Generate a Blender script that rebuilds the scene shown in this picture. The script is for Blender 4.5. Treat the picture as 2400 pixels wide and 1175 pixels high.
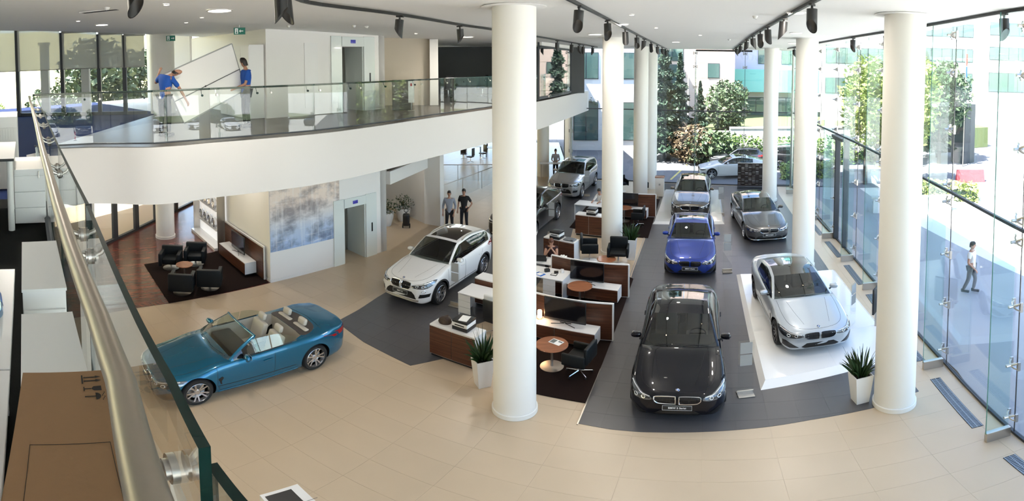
import bpy, bmesh, math, random
from math import sin, cos, pi, radians, atan2, hypot, sqrt
from mathutils import Vector, Matrix
from mathutils.bvhtree import BVHTree
R = random.Random(7)
sc = bpy.context.scene
for o in list(bpy.data.objects): bpy.data.objects.remove(o)
COL = sc.collection

# ---------------------------------------------------------------- camera
cd = bpy.data.cameras.new('camera'); cam = bpy.data.objects.new('camera', cd); COL.objects.link(cam)
cd.type = 'PANO'; cd.panorama_type = 'EQUIRECTANGULAR'
cd.longitude_min = -1252/1112; cd.longitude_max = 1148/1112
cd.latitude_max = 201.4/1196; cd.latitude_min = -973.6/1196
cd.clip_start = .05; cd.clip_end = 500
cam.location = (0, 0, 7.0); cam.rotation_euler = (radians(90)-.04, 0, 0)
sc.camera = cam

# ---------------------------------------------------------------- sky, sun, exposure
w = bpy.data.worlds.new('sky'); sc.world = w; w.use_nodes = True
wn = w.node_tree; wn.nodes.clear()
wo = wn.nodes.new('ShaderNodeOutputWorld'); wb = wn.nodes.new('ShaderNodeBackground'); ws = wn.nodes.new('ShaderNodeTexSky')
ws.sky_type = 'NISHITA'; ws.sun_disc = False; ws.sun_elevation = radians(58); ws.sun_rotation = radians(-100); ws.air_density = 1.0; ws.dust_density = .8
wn.links.new(ws.outputs[0], wb.inputs[0]); wn.links.new(wb.outputs[0], wo.inputs[0])
wb.inputs[1].default_value = 0.72
sl = bpy.data.lights.new('sun', 'SUN'); sun = bpy.data.objects.new('sun', sl); COL.objects.link(sun)
sl.energy = 26; sl.angle = radians(.6); sl.color = (1, .95, .87)
sun.rotation_euler = Vector((.60, .12, -1)).to_track_quat('-Z', 'Y').to_euler()
sc.view_settings.view_transform = 'Standard'; sc.view_settings.look = 'None'
sc.view_settings.gamma = 1; sc.view_settings.use_curve_mapping = False
sc.view_settings.exposure = 0.44
sc.cycles.transparent_max_bounces = 28; sc.cycles.max_bounces = 10; sc.cycles.diffuse_bounces = 5
sc.cycles.glossy_bounces = 4; sc.cycles.use_denoising = True; sc.cycles.caustics_reflective = False; sc.cycles.caustics_refractive = False
sc.cycles.sample_clamp_indirect = 8

# ---------------------------------------------------------------- helpers
class MB:
    def __init__(s): s.v = []; s.f = []; s.m = []
    def add(s, vs, fs, mi=0):
        b = len(s.v); s.v += [tuple(v) for v in vs]
        for f in fs: s.f.append(tuple(b+i for i in f)); s.m.append(mi)
        return s
    def box(s, cx, cy, cz, sx, sy, sz, rz=0, mi=0):
        c, n = cos(rz), sin(rz); vs = []
        for z in (-.5, .5):
            for x, y in ((-.5, -.5), (.5, -.5), (.5, .5), (-.5, .5)):
                X, Y = x*sx, y*sy; vs.append((cx+X*c-Y*n, cy+X*n+Y*c, cz+z*sz))
        return s.add(vs, [(3, 2, 1, 0), (4, 5, 6, 7), (0, 1, 5, 4), (1, 2, 6, 5), (2, 3, 7, 6), (3, 0, 4, 7)], mi)
    def beam(s, a, b, wd, z0, z1, off=0, mi=0):      # wall between plan points a and b, thickness wd, shifted off to the left
        dx, dy = b[0]-a[0], b[1]-a[1]; L = hypot(dx, dy); nx, ny = -dy/L, dx/L
        return s.box((a[0]+b[0])/2+nx*off, (a[1]+b[1])/2+ny*off, (z0+z1)/2, L, wd, z1-z0, atan2(dy, dx), mi)
    def prism(s, poly, z0, z1, mi=0):
        n = len(poly); A = sum(poly[i][0]*poly[(i+1) % n][1]-poly[(i+1) % n][0]*poly[i][1] for i in range(n))
        if A < 0: poly = poly[::-1]
        vs = [(x, y, z0) for x, y in poly]+[(x, y, z1) for x, y in poly]
        return s.add(vs, [tuple(range(n))[::-1], tuple(range(n, 2*n))]+[(i, (i+1) % n, n+(i+1) % n, n+i) for i in range(n)], mi)
    def cyl(s, x, y, z0, z1, r, r2=None, seg=24, mi=0):
        r2 = r if r2 is None else r2
        return s.lathe([(0, z0), (r, z0), (r2, z1), (0, z1)], seg, (x, y, 0), mi=mi)
    def lathe(s, prof, seg=24, c=(0, 0, 0), axis='z', mi=0):
        vs = []; fs = []; n = len(prof)
        for k in range(seg):
            a = 2*pi*k/seg
            for r, z in prof:
                p = (r*cos(a), r*sin(a), z)
                if axis == 'y': p = (p[0], p[2], -p[1])
                if axis == 'x': p = (p[2], p[0], p[1])
                vs.append((p[0]+c[0], p[1]+c[1], p[2]+c[2]))
        for k in range(seg):
            q = (k+1) % seg
            for i in range(n-1):
                a, b, cc, d = k*n+i, q*n+i, q*n+i+1, k*n+i+1
                if prof[i][0] < 1e-6 and prof[i+1][0] < 1e-6: continue
                if prof[i][0] < 1e-6: fs.append((a, cc, d))
                elif prof[i+1][0] < 1e-6: fs.append((a, b, d))
                else: fs.append((a, b, cc, d))
        return s.add(vs, fs, mi)
    def tube(s, path, r, seg=8, closed=False, mi=0, caps=True):
        P = [Vector(p) for p in path]; n = len(P)
        rr = r if isinstance(r, (list, tuple)) else [r]*n
        vs = []; fs = []; up = None
        for i, p in enumerate(P):
            if closed: t = P[(i+1) % n]-P[i-1]
            else: t = P[min(i+1, n-1)]-P[max(i-1, 0)]
            if t.length < 1e-9: t = Vector((0, 0, 1))
            t.normalize()
            if up is None: up = t.orthogonal().normalized()
            up = (up-t*up.dot(t)); up = up.normalized() if up.length > 1e-6 else t.orthogonal().normalized()
            sd = t.cross(up)
            for k in range(seg):
                a = 2*pi*k/seg; vs.append(p+(up*cos(a)+sd*sin(a))*rr[i])
        for i in range(n if closed else n-1):
            j = (i+1) % n
            for k in range(seg):
                q = (k+1) % seg; fs.append((i*seg+k, i*seg+q, j*seg+q, j*seg+k))
        if not closed and caps: fs += [tuple(range(seg))[::-1], tuple(range((n-1)*seg, n*seg))]
        return s.add(vs, fs, mi)
    def xf(s, M, i0=0):
        for i in range(i0, len(s.v)): s.v[i] = tuple(M @ Vector(s.v[i]))
        return s
    def mesh(s, name='mesh', mats=(), bevel=0, smooth=35, segs=2):
        me = bpy.data.meshes.new(name); me.from_pydata(s.v, [], s.f)
        for m in mats: me.materials.append(m)
        if any(s.m): me.polygons.foreach_set('material_index', s.m)
        bm = bmesh.new(); bm.from_mesh(me); bmesh.ops.recalc_face_normals(bm, faces=bm.faces)
        if bevel: bmesh.ops.bevel(bm, geom=[e for e in bm.edges if len(e.link_faces) == 2 and e.calc_face_angle(0) > .5], offset=bevel, segments=segs, profile=.5, affect='EDGES')
        bm.to_mesh(me); bm.free()
        if smooth:
            me.shade_smooth()
            try: me.set_sharp_from_angle(angle=radians(smooth))
            except Exception: pass
        me.update(); return me
    def build(s, name, mat, parent=None, **k):
        kw = {a: k.pop(a) for a in ('bevel', 'smooth', 'segs') if a in k}
        mats = mat if isinstance(mat, (list, tuple)) else [mat]
        return link(name, s.mesh(name, mats, **kw), parent, **k)

def link(name, data, parent=None, label=None, cat=None, group=None, kind=None, loc=None, rz=None):
    o = bpy.data.objects.new(name, data); COL.objects.link(o)
    if parent is not None: o.parent = parent
    if loc is not None: o.location = loc
    if rz is not None: o.rotation_euler = (0, 0, rz)
    return tag(o, label, cat, group, kind)
def tag(o, label=None, cat=None, group=None, kind=None):
    if label: o['label'] = label
    if cat: o['category'] = cat
    if group: o['group'] = group
    if kind: o['kind'] = kind
    return o
def thing(name, label, cat, loc=(0, 0, 0), rz=0, group=None):
    return link(name, None, None, label, cat, group, None, loc, rz)
def copy_tree(o, parent=None):
    c = o.copy(); COL.objects.link(c); c.parent = parent
    for ch in list(o.children): copy_tree(ch, c)
    return c
def dup(o, loc, rz, label, group=None):
    c = copy_tree(o); c.location = loc; c.rotation_euler = (0, 0, rz); c['label'] = label
    if group: c['group'] = group
    return c
def lerp(a, b, t): return tuple(x+(y-x)*t for x, y in zip(a, b))
def catmull(P, n=6, closed=False):
    out = []; N = len(P)
    for i in range(N if closed else N-1):
        if closed: p = [P[(i+k-1) % N] for k in range(4)]
        else: p = [P[max(i-1, 0)], P[i], P[i+1], P[min(i+2, N-1)]]
        for k in range(n):
            t = k/n; out.append(tuple(.5*(2*b+(c-a)*t+(2*a-5*b+4*c-d)*t*t+(3*b-a-3*c+d)*t**3) for a, b, c, d in zip(*p)))
    if not closed: out.append(tuple(P[-1]))
    return out
def along(P, step):                                # resample a polyline at even distance
    out = [P[0]]; need = step
    for a, b in zip(P, P[1:]):
        L = math.dist(a, b); t = need
        while t <= L:
            out.append(tuple(x+(y-x)*t/L for x, y in zip(a, b))); t += step
        need = t-L
    return out
def ev(keys, x):                                   # smooth monotone interpolation through keys
    n = len(keys)
    if x <= keys[0][0]: return keys[0][1]
    if x >= keys[-1][0]: return keys[-1][1]
    d = [(keys[i+1][1]-keys[i][1])/(keys[i+1][0]-keys[i][0]) for i in range(n-1)]
    m = [d[0]]+[0 if d[i-1]*d[i] <= 0 else 2*d[i-1]*d[i]/(d[i-1]+d[i]) for i in range(1, n-1)]+[d[-1]]
    for i in range(n-1):
        if x <= keys[i+1][0]:
            h = keys[i+1][0]-keys[i][0]; t = (x-keys[i][0])/h
            return ((1+2*t)*(1-t)**2*keys[i][1]+t*(1-t)**2*h*m[i]+t*t*(3-2*t)*keys[i+1][1]+t*t*(t-1)*h*m[i+1])

# ---------------------------------------------------------------- materials
def newmat(name):
    m = bpy.data.materials.new(name); m.use_nodes = True
    return m, m.node_tree, m.node_tree.nodes['Principled BSDF']
def S(bs, **k):
    for a, v in k.items():
        n = a.replace('_', ' ')
        for i in bs.inputs:
            if i.name.lower() == n: i.default_value = v if not isinstance(v, tuple) or len(v) == 4 else v+(1,)
def mat(name, col, rough=.5, metal=0, coat=0, emit=None, es=0, bump=0, bs=60, spec=.5, var=0):
    m, t, b = newmat(name)
    S(b, base_color=tuple(col), roughness=rough, metallic=metal, coat_weight=coat, coat_roughness=.03, specular_ior_level=spec)
    if emit: S(b, emission_color=tuple(emit), emission_strength=es)
    if bump or var:
        tc = t.nodes.new('ShaderNodeTexCoord'); no = t.nodes.new('ShaderNodeTexNoise'); no.inputs['Scale'].default_value = bs; no.inputs['Detail'].default_value = 4
        t.links.new(tc.outputs['Object'], no.inputs['Vector'])
        if bump:
            bu = t.nodes.new('ShaderNodeBump'); bu.inputs['Strength'].default_value = bump; bu.inputs['Distance'].default_value = .01
            t.links.new(no.outputs[0], bu.inputs['Height']); t.links.new(bu.outputs[0], b.inputs['Normal'])
        if var:
            mx = t.nodes.new('ShaderNodeMix'); mx.data_type = 'RGBA'; mx.inputs[6].default_value = tuple(c*(1-var) for c in col)+(1,); mx.inputs[7].default_value = tuple(min(1, c*(1+var)) for c in col)+(1,)
            t.links.new(no.outputs[0], mx.inputs[0]); t.links.new(mx.outputs[2], b.inputs['Base Color'])
    return m
def glass(name, tint=(.93, .96, .95), base=.05, edge=.7, refl=(1, 1, 1)):
    m = bpy.data.materials.new(name); m.use_nodes = True; t = m.node_tree; t.nodes.clear()
    o = t.nodes.new('ShaderNodeOutputMaterial'); mx = t.nodes.new('ShaderNodeMixShader'); tr = t.nodes.new('ShaderNodeBsdfTransparent'); gl = t.nodes.new('ShaderNodeBsdfGlossy')
    lw = t.nodes.new('ShaderNodeLayerWeight'); p = t.nodes.new('ShaderNodeMath'); p.operation = 'POWER'; ml = t.nodes.new('ShaderNodeMath'); ml.operation = 'MULTIPLY_ADD'
    lw.inputs[0].default_value = .5; p.inputs[1].default_value = 4.5; ml.inputs[1].default_value = edge; ml.inputs[2].default_value = base
    tr.inputs[0].default_value = tint+(1,); gl.inputs[0].default_value = refl+(1,); gl.inputs['Roughness'].default_value = 0.0
    t.links.new(lw.outputs['Facing'], p.inputs[0]); t.links.new(p.outputs[0], ml.inputs[0]); t.links.new(ml.outputs[0], mx.inputs[0])
    t.links.new(tr.outputs[0], mx.inputs[1]); t.links.new(gl.outputs[0], mx.inputs[2]); t.links.new(mx.outputs[0], o.inputs[0])
    return m
def wood(name, a, b, scale=(1, 14, 14), rough=.4, coat=0, plank=None):
    m, t, bs = newmat(name); S(bs, roughness=rough, coat_weight=coat, coat_roughness=.08)
    tc = t.nodes.new('ShaderNodeTexCoord'); mp = t.nodes.new('ShaderNodeMapping'); mp.inputs['Scale'].default_value = scale
    no = t.nodes.new('ShaderNodeTexNoise'); no.inputs['Scale'].default_value = 1.6; no.inputs['Detail'].default_value = 6; no.inputs['Roughness'].default_value = .62
    cr = t.nodes.new('ShaderNodeValToRGB'); cr.color_ramp.elements[0].color = a+(1,); cr.color_ramp.elements[1].color = b+(1,); cr.color_ramp.elements[0].position = .34; cr.color_ramp.elements[1].position = .68
    t.links.new(tc.outputs['Object'], mp.inputs[0]); t.links.new(mp.outputs[0], no.inputs['Vector']); t.links.new(no.outputs[0], cr.inputs[0])
    out = cr.outputs[0]
    if plank:
        br = t.nodes.new('ShaderNodeTexBrick'); m2 = t.nodes.new('ShaderNodeMapping'); m2.inputs['Rotation'].default_value = (0, 0, plank[2]); t.links.new(tc.outputs['Object'], m2.inputs[0]); t.links.new(m2.outputs[0], br.inputs['Vector'])
        br.inputs['Scale'].default_value = 1; br.inputs['Brick Width'].default_value = plank[0]; br.inputs['Row Height'].default_value = plank[1]; br.inputs['Mortar Size'].default_value = .003
        br.inputs['Color1'].default_value = (.62, .62, .62, 1); br.inputs['Color2'].default_value = (1.25, 1.25, 1.25, 1); br.inputs['Mortar'].default_value = (.4, .4, .4, 1)
        mu = t.nodes.new('ShaderNodeMix'); mu.data_type = 'RGBA'; mu.blend_type = 'MULTIPLY'; mu.inputs[0].default_value = 1
        t.links.new(out, mu.inputs[6]); t.links.new(br.outputs[0], mu.inputs[7]); out = mu.outputs[2]
    t.links.new(out, bs.inputs['Base Color']); return m
M = {}
M['fascia'] = mat('fascia_paint', (.62, .60, .575), .6, bump=.04, bs=90)
M['wall'] = mat('wall_paint', (.82, .80, .77), .6, bump=.04, bs=90)
M['ceil'] = mat('ceiling_paint', (.90, .89, .87), .7)
M['column'] = mat('column_paint', (.80, .78, .73), .45)
M['beige'] = mat('beige_tile', (.56, .44, .305), .30, var=.05, bs=1.3)
M['joint'] = mat('tile_joint', (.51, .405, .285), .5)
M['dark_tile'] = mat('dark_grey_tile', (.085, .082, .085), .33, var=.08, bs=2)
M['dark_joint'] = mat('dark_joint', (.068, .066, .068), .6)
M['white_gloss'] = mat('white_lacquer', (.85, .84, .82), .12, coat=.6)
M['white'] = mat('white_laminate', (.80, .79, .77), .35)
M['white_mat'] = mat('white_matt', (.78, .77, .74), .6)
M['carpet'] = mat('dark_brown_carpet', (.018, .010, .008), .95, bump=.6, bs=220, spec=.1)
M['blue_carpet'] = mat('blue_carpet', (.012, .022, .075), .95, bump=.5, bs=200, spec=.1)
M['grey_carpet'] = mat('charcoal_carpet', (.012, .013, .012), .95, bump=.5, bs=200, spec=.1)
M['glass'] = glass('clear_glass', (.965, .978, .974), .045, .7)
M['rail_glass'] = glass('balustrade_glass', (.95, .97, .96), .036, .8)
M['glass_edge'] = mat('green_glass_edge', (.003, .02, .016), .25, spec=.3)
M['fin'] = glass('fin_glass', (.88, .965, .95), .05, .6)
M['rail_steel'] = mat('satin_rail_steel', (.34, .30, .25), .42, 1)
M['steel'] = mat('brushed_steel', (.50, .47, .43), .32, 1)
M['chrome'] = mat('chrome', (.85, .85, .86), .12, 1)
M['dark_metal'] = mat('dark_frame', (.045, .05, .058), .45, .3)
M['black'] = mat('black_plastic', (.012, .012, .013), .4)
M['black_gloss'] = mat('black_gloss', (.008, .008, .01), .06, coat=.5)
M['leather'] = mat('black_leather', (.006, .008, .009), .5, bump=.15, bs=140, spec=.3)
M['walnut'] = wood('walnut_veneer', (.042, .014, .007), (.145, .055, .027), (.6, .6, 22), .35)
M['cherry'] = wood('cherry_tabletop', (.22, .075, .03), (.40, .16, .075), (1.2, 9, 9), .3, .3)
M['floor_wood'] = wood('red_brown_floorboards', (.075, .018, .014), (.19, .056, .040), (1.5, 9, 9), .26, .3)
_t = M['floor_wood'].node_tree; _b = _t.nodes['Principled BSDF']; _oi = _t.nodes.new('ShaderNodeObjectInfo'); _mr = _t.nodes.new('ShaderNodeMapRange'); _mr.inputs[3].default_value = .72; _mr.inputs[4].default_value = 1.2
_mu = _t.nodes.new('ShaderNodeMix'); _mu.data_type = 'RGBA'; _mu.blend_type = 'MULTIPLY'; _mu.inputs[0].default_value = 1; _src = _b.inputs['Base Color'].links[0].from_socket
_t.links.new(_oi.outputs['Random'], _mr.inputs[0]); _t.links.new(_src, _mu.inputs[6]); _t.links.new(_mr.outputs[0], _mu.inputs[7]); _t.links.new(_mu.outputs[2], _b.inputs['Base Color'])
M['card'] = mat('cardboard', (.30, .165, .075), .8, bump=.1, bs=60)
M['ink'] = mat('black_print', (.02, .015, .012), .8)
M['soil'] = mat('soil', (.02, .014, .01), .95, bump=.6, bs=120)
M['leaf'] = mat('dark_green_leaf', (.022, .055, .016), .42, var=.5, bs=9)
M['screen'] = mat('screen', (.006, .006, .008), .12, coat=.4)
M['paper'] = mat('paper', (.85, .84, .80), .6)
M['grate'] = mat('floor_grille', (.34, .36, .38), .35, .6)
M['lamp_on'] = mat('lamp_lens', (1, .9, .75), .3, emit=(1, .85, .62), es=22)
M['lampshade'] = mat('glowing_lampshade', (1, .7, .4), .5, emit=(1, .62, .3), es=5)
M['skin'] = mat('skin', (.42, .22, .145), .5)
M['hair'] = mat('dark_hair', (.012, .008, .006), .5)
M['teal_glass'] = mat('lift_glass', (.74, .79, .76), .12, coat=.4)
# ================================================================ setting
MZ, CZ = 5.45, 8.02                     # mezzanine floor, ceiling
def ring_area(p): return sum(p[i][0]*p[(i+1) % len(p)][1]-p[(i+1) % len(p)][0]*p[i][1] for i in range(len(p)))/2
GL = catmull([(3.2, -6), (4.6, -2.5), (6.0, 1.6), (7.15, 4.3), (8.3, 6.65), (9.3, 8.9), (10.35, 11.3), (11.35, 13.9), (12.25, 16.4), (13.1, 18.9), (14.0, 21.6), (14.8, 23.8), (15.5, 25.4)], 4)
FAR = [(15.5, 25.4), (13.87, 26.2), (11.75, 27.25), (8.32, 28.95), (6.25, 29.85), (4.2, 30.6), (2.4, 30.9)]
EDGE = catmull([(-9.15, 5.15), (-8.95, 5.75), (-8.33, 6.5), (-7.55, 7.08), (-7.12, 7.7), (-6.78, 8.42), (-6.19, 9.27), (-5.54, 10.19), (-4.88, 11.29), (-4.15, 12.85), (-3.3, 14.76), (-2.45, 16.5), (-1.66, 18.04), (.2, 21.87), (2.16, 27.21)], 6)
RD = (-.8807, .4737); RN = (.4737, .8807)   # direction along the near rail and the side of the open hall
def rp(t, n): return (RD[0]*t+RN[0]*n, RD[1]*t+RN[1]*n)

def clip(sub, cx, cy, c, s, hx, hy):        # part of polygon sub inside a turned rectangle
    P = [((x-cx)*c+(y-cy)*s, -(x-cx)*s+(y-cy)*c) for x, y in sub]
    for ax, lim, sg in ((0, hx, 1), (0, -hx, -1), (1, hy, 1), (1, -hy, -1)):
        out = []
        for i in range(len(P)):
            a, b = P[i-1], P[i]; da, db = sg*(a[ax]-lim), sg*(b[ax]-lim)
            if (da <= 0) != (db <= 0): t = da/(da-db); out.append((a[0]+(b[0]-a[0])*t, a[1]+(b[1]-a[1])*t))
            if db <= 0: out.append(b)
        P = out
        if len(P) < 3: return []
    return [(cx+x*c-y*s, cy+x*s+y*c) for x, y in P]
def tile_zone(zone, tx, ty, rz, m, parent, z0, z1, name, limit=300, gap=.0014, focus=(1, 6), stag=0):
    c, s = cos(rz), sin(rz)
    U = [x*c+y*s for x, y in zone]; V = [-x*s+y*c for x, y in zone]; cells = []
    for i in range(math.floor(min(U)/tx), math.ceil(max(U)/tx)+1):
        for j in range(math.floor(min(V)/ty), math.ceil(max(V)/ty)+1):
            u, v = (i+.5+stag*((j*.37) % 1))*tx, (j+.5)*ty; cx, cy = u*c-v*s, u*s+v*c
            P = clip(zone, cx, cy, c, s, tx/2-gap, ty/2-gap)
            if len(P) >= 3 and abs(ring_area(P)) > .002: cells.append((hypot(cx-focus[0], cy-focus[1]), cx, cy, P))
    cells.sort(key=lambda q: q[0]); shared = None; rest = MB()
    for k, (d, cx, cy, P) in enumerate(cells):
        full = len(P) == 4 and abs(abs(ring_area(P))-(tx-2*gap)*(ty-2*gap)) < 1e-5
        if k >= limit: rest.prism(P, z0, z1)
        elif full:
            if shared is None: shared = MB().box(0, 0, (z0+z1)/2, tx-2*gap, ty-2*gap, z1-z0).mesh(name, [m], smooth=0)
            link(name, shared, parent, loc=(cx, cy, 0), rz=rz)
        else: MB().prism(P, z0, z1).build(name, m, parent, smooth=0)
    if rest.v: rest.build(name+'_field', m, parent, smooth=0, kind='stuff')

# ---- ground floor
gx = GL+FAR[1:]
FLOOR = gx+[(2.4, 46), (-22, 46), (-22, -6)]
fl = MB().prism(FLOOR, -.3, -.004).build('floor', M['joint'], kind='structure', smooth=0)
tile_zone(FLOOR, 1.2, .6, radians(-21), M['beige'], fl, -.004, 0, 'tile', focus=(0, 5.5))
GREY1 = [(.79, 8.24), (1.34, 7.98), (1.84, 7.8), (2.55, 7.6), (3.27, 7.4), (4.02, 7.2), (4.81, 7.02), (5.98, 6.68), (7.15, 6.52), (7.4, 7.1), (10.09, 14.02), (10.72, 15.74), (12.37, 20.14), (13.8, 24.11), (14.6, 25.7), (8.2, 28.8), (7.57, 27.3), (6.7, 25.0), (4.89, 19.9), (3.43, 16.0), (2.05, 11.9)]
GREY2 = [(-2.78, 10.14), (-1.7, 10.9), (-1.55, 12.5), (-.4, 13.6), (.5, 16.6), (1.5, 19.6), (2.0, 22.5), (4.4, 27.2), (5.0, 30.2), (2.2, 30.4), (.2, 26.0), (-1.7, 22), (-3.2, 17.8), (-4.2, 15.3), (-4.75, 13.6), (-5.0, 12.6), (-5.3, 11.7), (-4.2, 10.9)]
for z, fo in ((GREY1, (3, 8)), (GREY2, (-3, 11))):
    g = MB().prism(z, .0005, .003).build('floor_inlay', M['dark_joint'], kind='structure', smooth=0)
    tile_zone(z, .6, .6, radians(-21), M['dark_tile'], g, .003, .007, 'tile', focus=fo)
MB().tube([(x, y, .006) for x, y in [(.77, 8.2), (2.0, 11.85), (3.38, 16.0), (4.86, 20.0), (6.66, 25.1), (7.55, 27.4)]], .02, 4).build('trim_1', M['steel'], kind='structure')
WOOD = [(-10.54, 9.35), (-8.39, 13.22), (-14.9, 16.95), (-13.6, 22), (-18, 24), (-17.4, 19.8), (-16.2, 12.2), (-15.2, 8.5), (-14.0, 4.5), (-13, 3.2)]
fb = MB().prism(WOOD, .0005, .004).build('floor_boards', M['walnut'], kind='structure', smooth=0)
tile_zone(WOOD, 2.4, .19, radians(59), M['floor_wood'], fb, .004, .012, 'floorboard', focus=(-9, 9), stag=1, gap=.001)
t = tag(MB().prism([(-13.04, 11.85), (-10.09, 10.14), (-8.45, 13.2), (-11.6, 14.95)], .0, .03).build('rug', M['carpet'], smooth=0), 'dark brown rectangular rug under the lounge chairs on red wooden floor', 'rug')
tag(MB().prism([(-.3, 9.45), (1.0, 8.92), (3.32, 15.4), (2.9, 16.1), (1.2, 16.7), (.2, 14.2), (-.9, 11.2)], .0, .022).build('carpet', M['carpet'], smooth=0), 'dark brown carpet under the two nearer sales desks', 'carpet')
tag(MB().prism([(3.2, 20.0), (4.8, 19.35), (6.9, 25.2), (5.6, 26.4), (2.9, 25.0), (1.6, 21.2)], .0, .022).build('carpet', M['carpet'], smooth=0), 'dark brown carpet under the far sales desk near the front glass', 'carpet')

# ---- plinths for two cars
def plinth(P, h, ins, label):
    t = thing('display_plinth', label, 'platform', (sum(p[0] for p in P)/4, sum(p[1] for p in P)/4, 0)); c = t.location
    Q = [(x-c.x, y-c.y) for x, y in P]; I = [(x*(1-ins), y*(1-ins)) for x, y in Q]; b = MB(); n = len(Q)
    b.add([(x, y, .007) for x, y in Q]+[(x, y, h-.004) for x, y in I], [(i, (i+1) % n, n+(i+1) % n, n+i) for i in range(n)]+[tuple(range(n, 2*n))])
    b.build('ramp_edge', M['white_gloss'], t, smooth=0)
    for i in range(4):
        for j in range(2):
            a, b2 = lerp(I[0], I[1], i/4), lerp(I[0], I[1], (i+1)/4); d, e = lerp(I[3], I[2], i/4), lerp(I[3], I[2], (i+1)/4)
            q = [lerp(a, d, j/2), lerp(b2, e, j/2), lerp(b2, e, (j+1)/2), lerp(a, d, (j+1)/2)]
            cx, cy = sum(p[0] for p in q)/4, sum(p[1] for p in q)/4
            MB().prism([(cx+(x-cx)*.998, cy+(y-cy)*.998) for x, y in q], h-.004, h).build('panel', M['white_gloss'], t, smooth=0)
plinth([(4.5, 8.42), (6.82, 14.75), (10.1, 13.5), (8.1, 7.85)], .12, .07, 'large white glossy plinth under the silver coupe')
plinth([(5.45, 21.15), (7.72, 27.1), (10.85, 26.1), (8.68, 20.2)], .1, .05, 'long white glossy plinth under the bronze grey saloon')

# ---- ceiling and roof
def cz(x):
    return CZ+ev([(-22, 1.8), (-17.5, 1.0), (-15, .57), (-13.6, .36), (-8.2, .2), (-4, .03), (0, 0), (20, 0)], x)
def sheet(poly, name, m, dz=0, th=.5, **k):
    bm = bmesh.new(); f = bm.faces.new([bm.verts.new((x, y, 0)) for x, y in poly])
    for x in (-20, -18.5, -17.5, -16.3, -15, -13.6, -11, -8.2, -6, -4, -2, 0):
        bmesh.ops.bisect_plane(bm, geom=bm.verts[:]+bm.edges[:]+bm.faces[:], plane_co=(x, 0, 0), plane_no=(1, 0, 0))
    for v in bm.verts: v.co.z = cz(v.co.x)+dz
    r = bmesh.ops.extrude_face_region(bm, geom=bm.faces[:]); 
    for v in r['geom']:
        if isinstance(v, bmesh.types.BMVert): v.co.z += th
    bmesh.ops.recalc_face_normals(bm, faces=bm.faces); me = bpy.data.meshes.new(name); bm.to_mesh(me); bm.free(); me.materials.append(m)
    return link(name, me, **k)
COLS = [(-.37, 8.77, 'A'), (3.02, 18.01, 'B'), (5.97, 26.02, 'C'), (9.34, 14.44, 'D'), (12.66, 23.17, 'E'), (6.48, 6.56, 'F'), (7.0, 27.9, 'G')]
ceil = sheet([(3.0, -6.3)]+[(x+.1, y) for x, y in GL]+[(x, y+.1) for x, y in FAR]+[(2.4, 46), (-22, 46), (-22, -6.3)], 'ceiling', M['ceil'], kind='structure')
# round recesses around the column heads
for x, y, n in COLS:
    bmr = MB(); bmr.lathe([(.60, CZ-.002), (.62, CZ-.002), (.62, CZ-.03), (.60, CZ-.03), (.60, CZ-.002)], 40, (x, y, 0))
sheet([(3.4, -6.8)]+[(x+.9, y+.1) for x, y in GL]+[(x+.2, y+.9) for x, y in FAR]+[(2.4, 47), (-23, 47), (-23, -7)], 'roof', M['white_mat'], dz=.55, th=.45, kind='structure')

# ---- columns
lab = {'A': 'large white round column nearest the camera, in the middle of the hall', 'B': 'white round column behind the sales desks with black armchairs at its foot',
       'C': 'slim looking far white column behind the sales desks', 'D': 'white round column behind the silver coupe, right of the grey coupe saloon',
       'E': 'far white column standing beside the dark sample board', 'F': 'large white round column at right beside the sansevieria planter',
       'G': 'white column half hidden right behind another column near the front glass'}
for x, y, n in COLS:
    t = thing('column', lab[n], 'column', (x, y, 0), group=None)
    MB().lathe([(0, .012), (.41, .012), (.41, CZ-.003), (0, CZ-.003)], 64).build('shaft', M['column'], t)
    MB().lathe([(.412, .005), (.44, .005), (.44, .115), (.43, .125), (.412, .125), (.412, .005)], 64).build('base_ring', M['column'], t)
    MB().lathe([(.411, CZ-.004), (.60, CZ-.004), (.605, CZ-.012), (.59, CZ-.014), (.411, CZ-.014), (.411, CZ-.004)], 48).build('ceiling_collar', M['ceil'], t)
t = thing('column', 'white round column standing on the red wooden floor behind the lounge', 'column', (-14.72, 14.7, .012))
MB().lathe([(0, 0), (.41, 0), (.41, 4.2), (0, 4.2)], 64).build('shaft', M['column'], t)
MB().lathe([(.412, 0), (.44, 0), (.44, .11), (.412, .12), (.412, 0)], 64).build('base_ring', M['column'], t)
t = thing('column', 'broad white column on the upper floor beside the roller blinds', 'column', (-13.35, 13.4, MZ+.006))
MB().lathe([(0, 0), (.5, 0), (.5, cz(-13.4)-MZ-.02), (0, cz(-13.4)-MZ-.02)], 64).build('shaft', M['column'], t)
t = thing('column', 'white column in shade behind the silver off-road car', 'column', (.6, 31.9, .001))
MB().lathe([(0, 0), (.41, 0), (.41, 4.2), (0, 4.2)], 48).build('shaft', M['column'], t)

# ---- mezzanine slab
SL = EDGE+[(3.6, 31.2), (2.4, 46), (-22, 46), (-22, -6), (3.4, -6), rp(-2.8, .2)]
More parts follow.
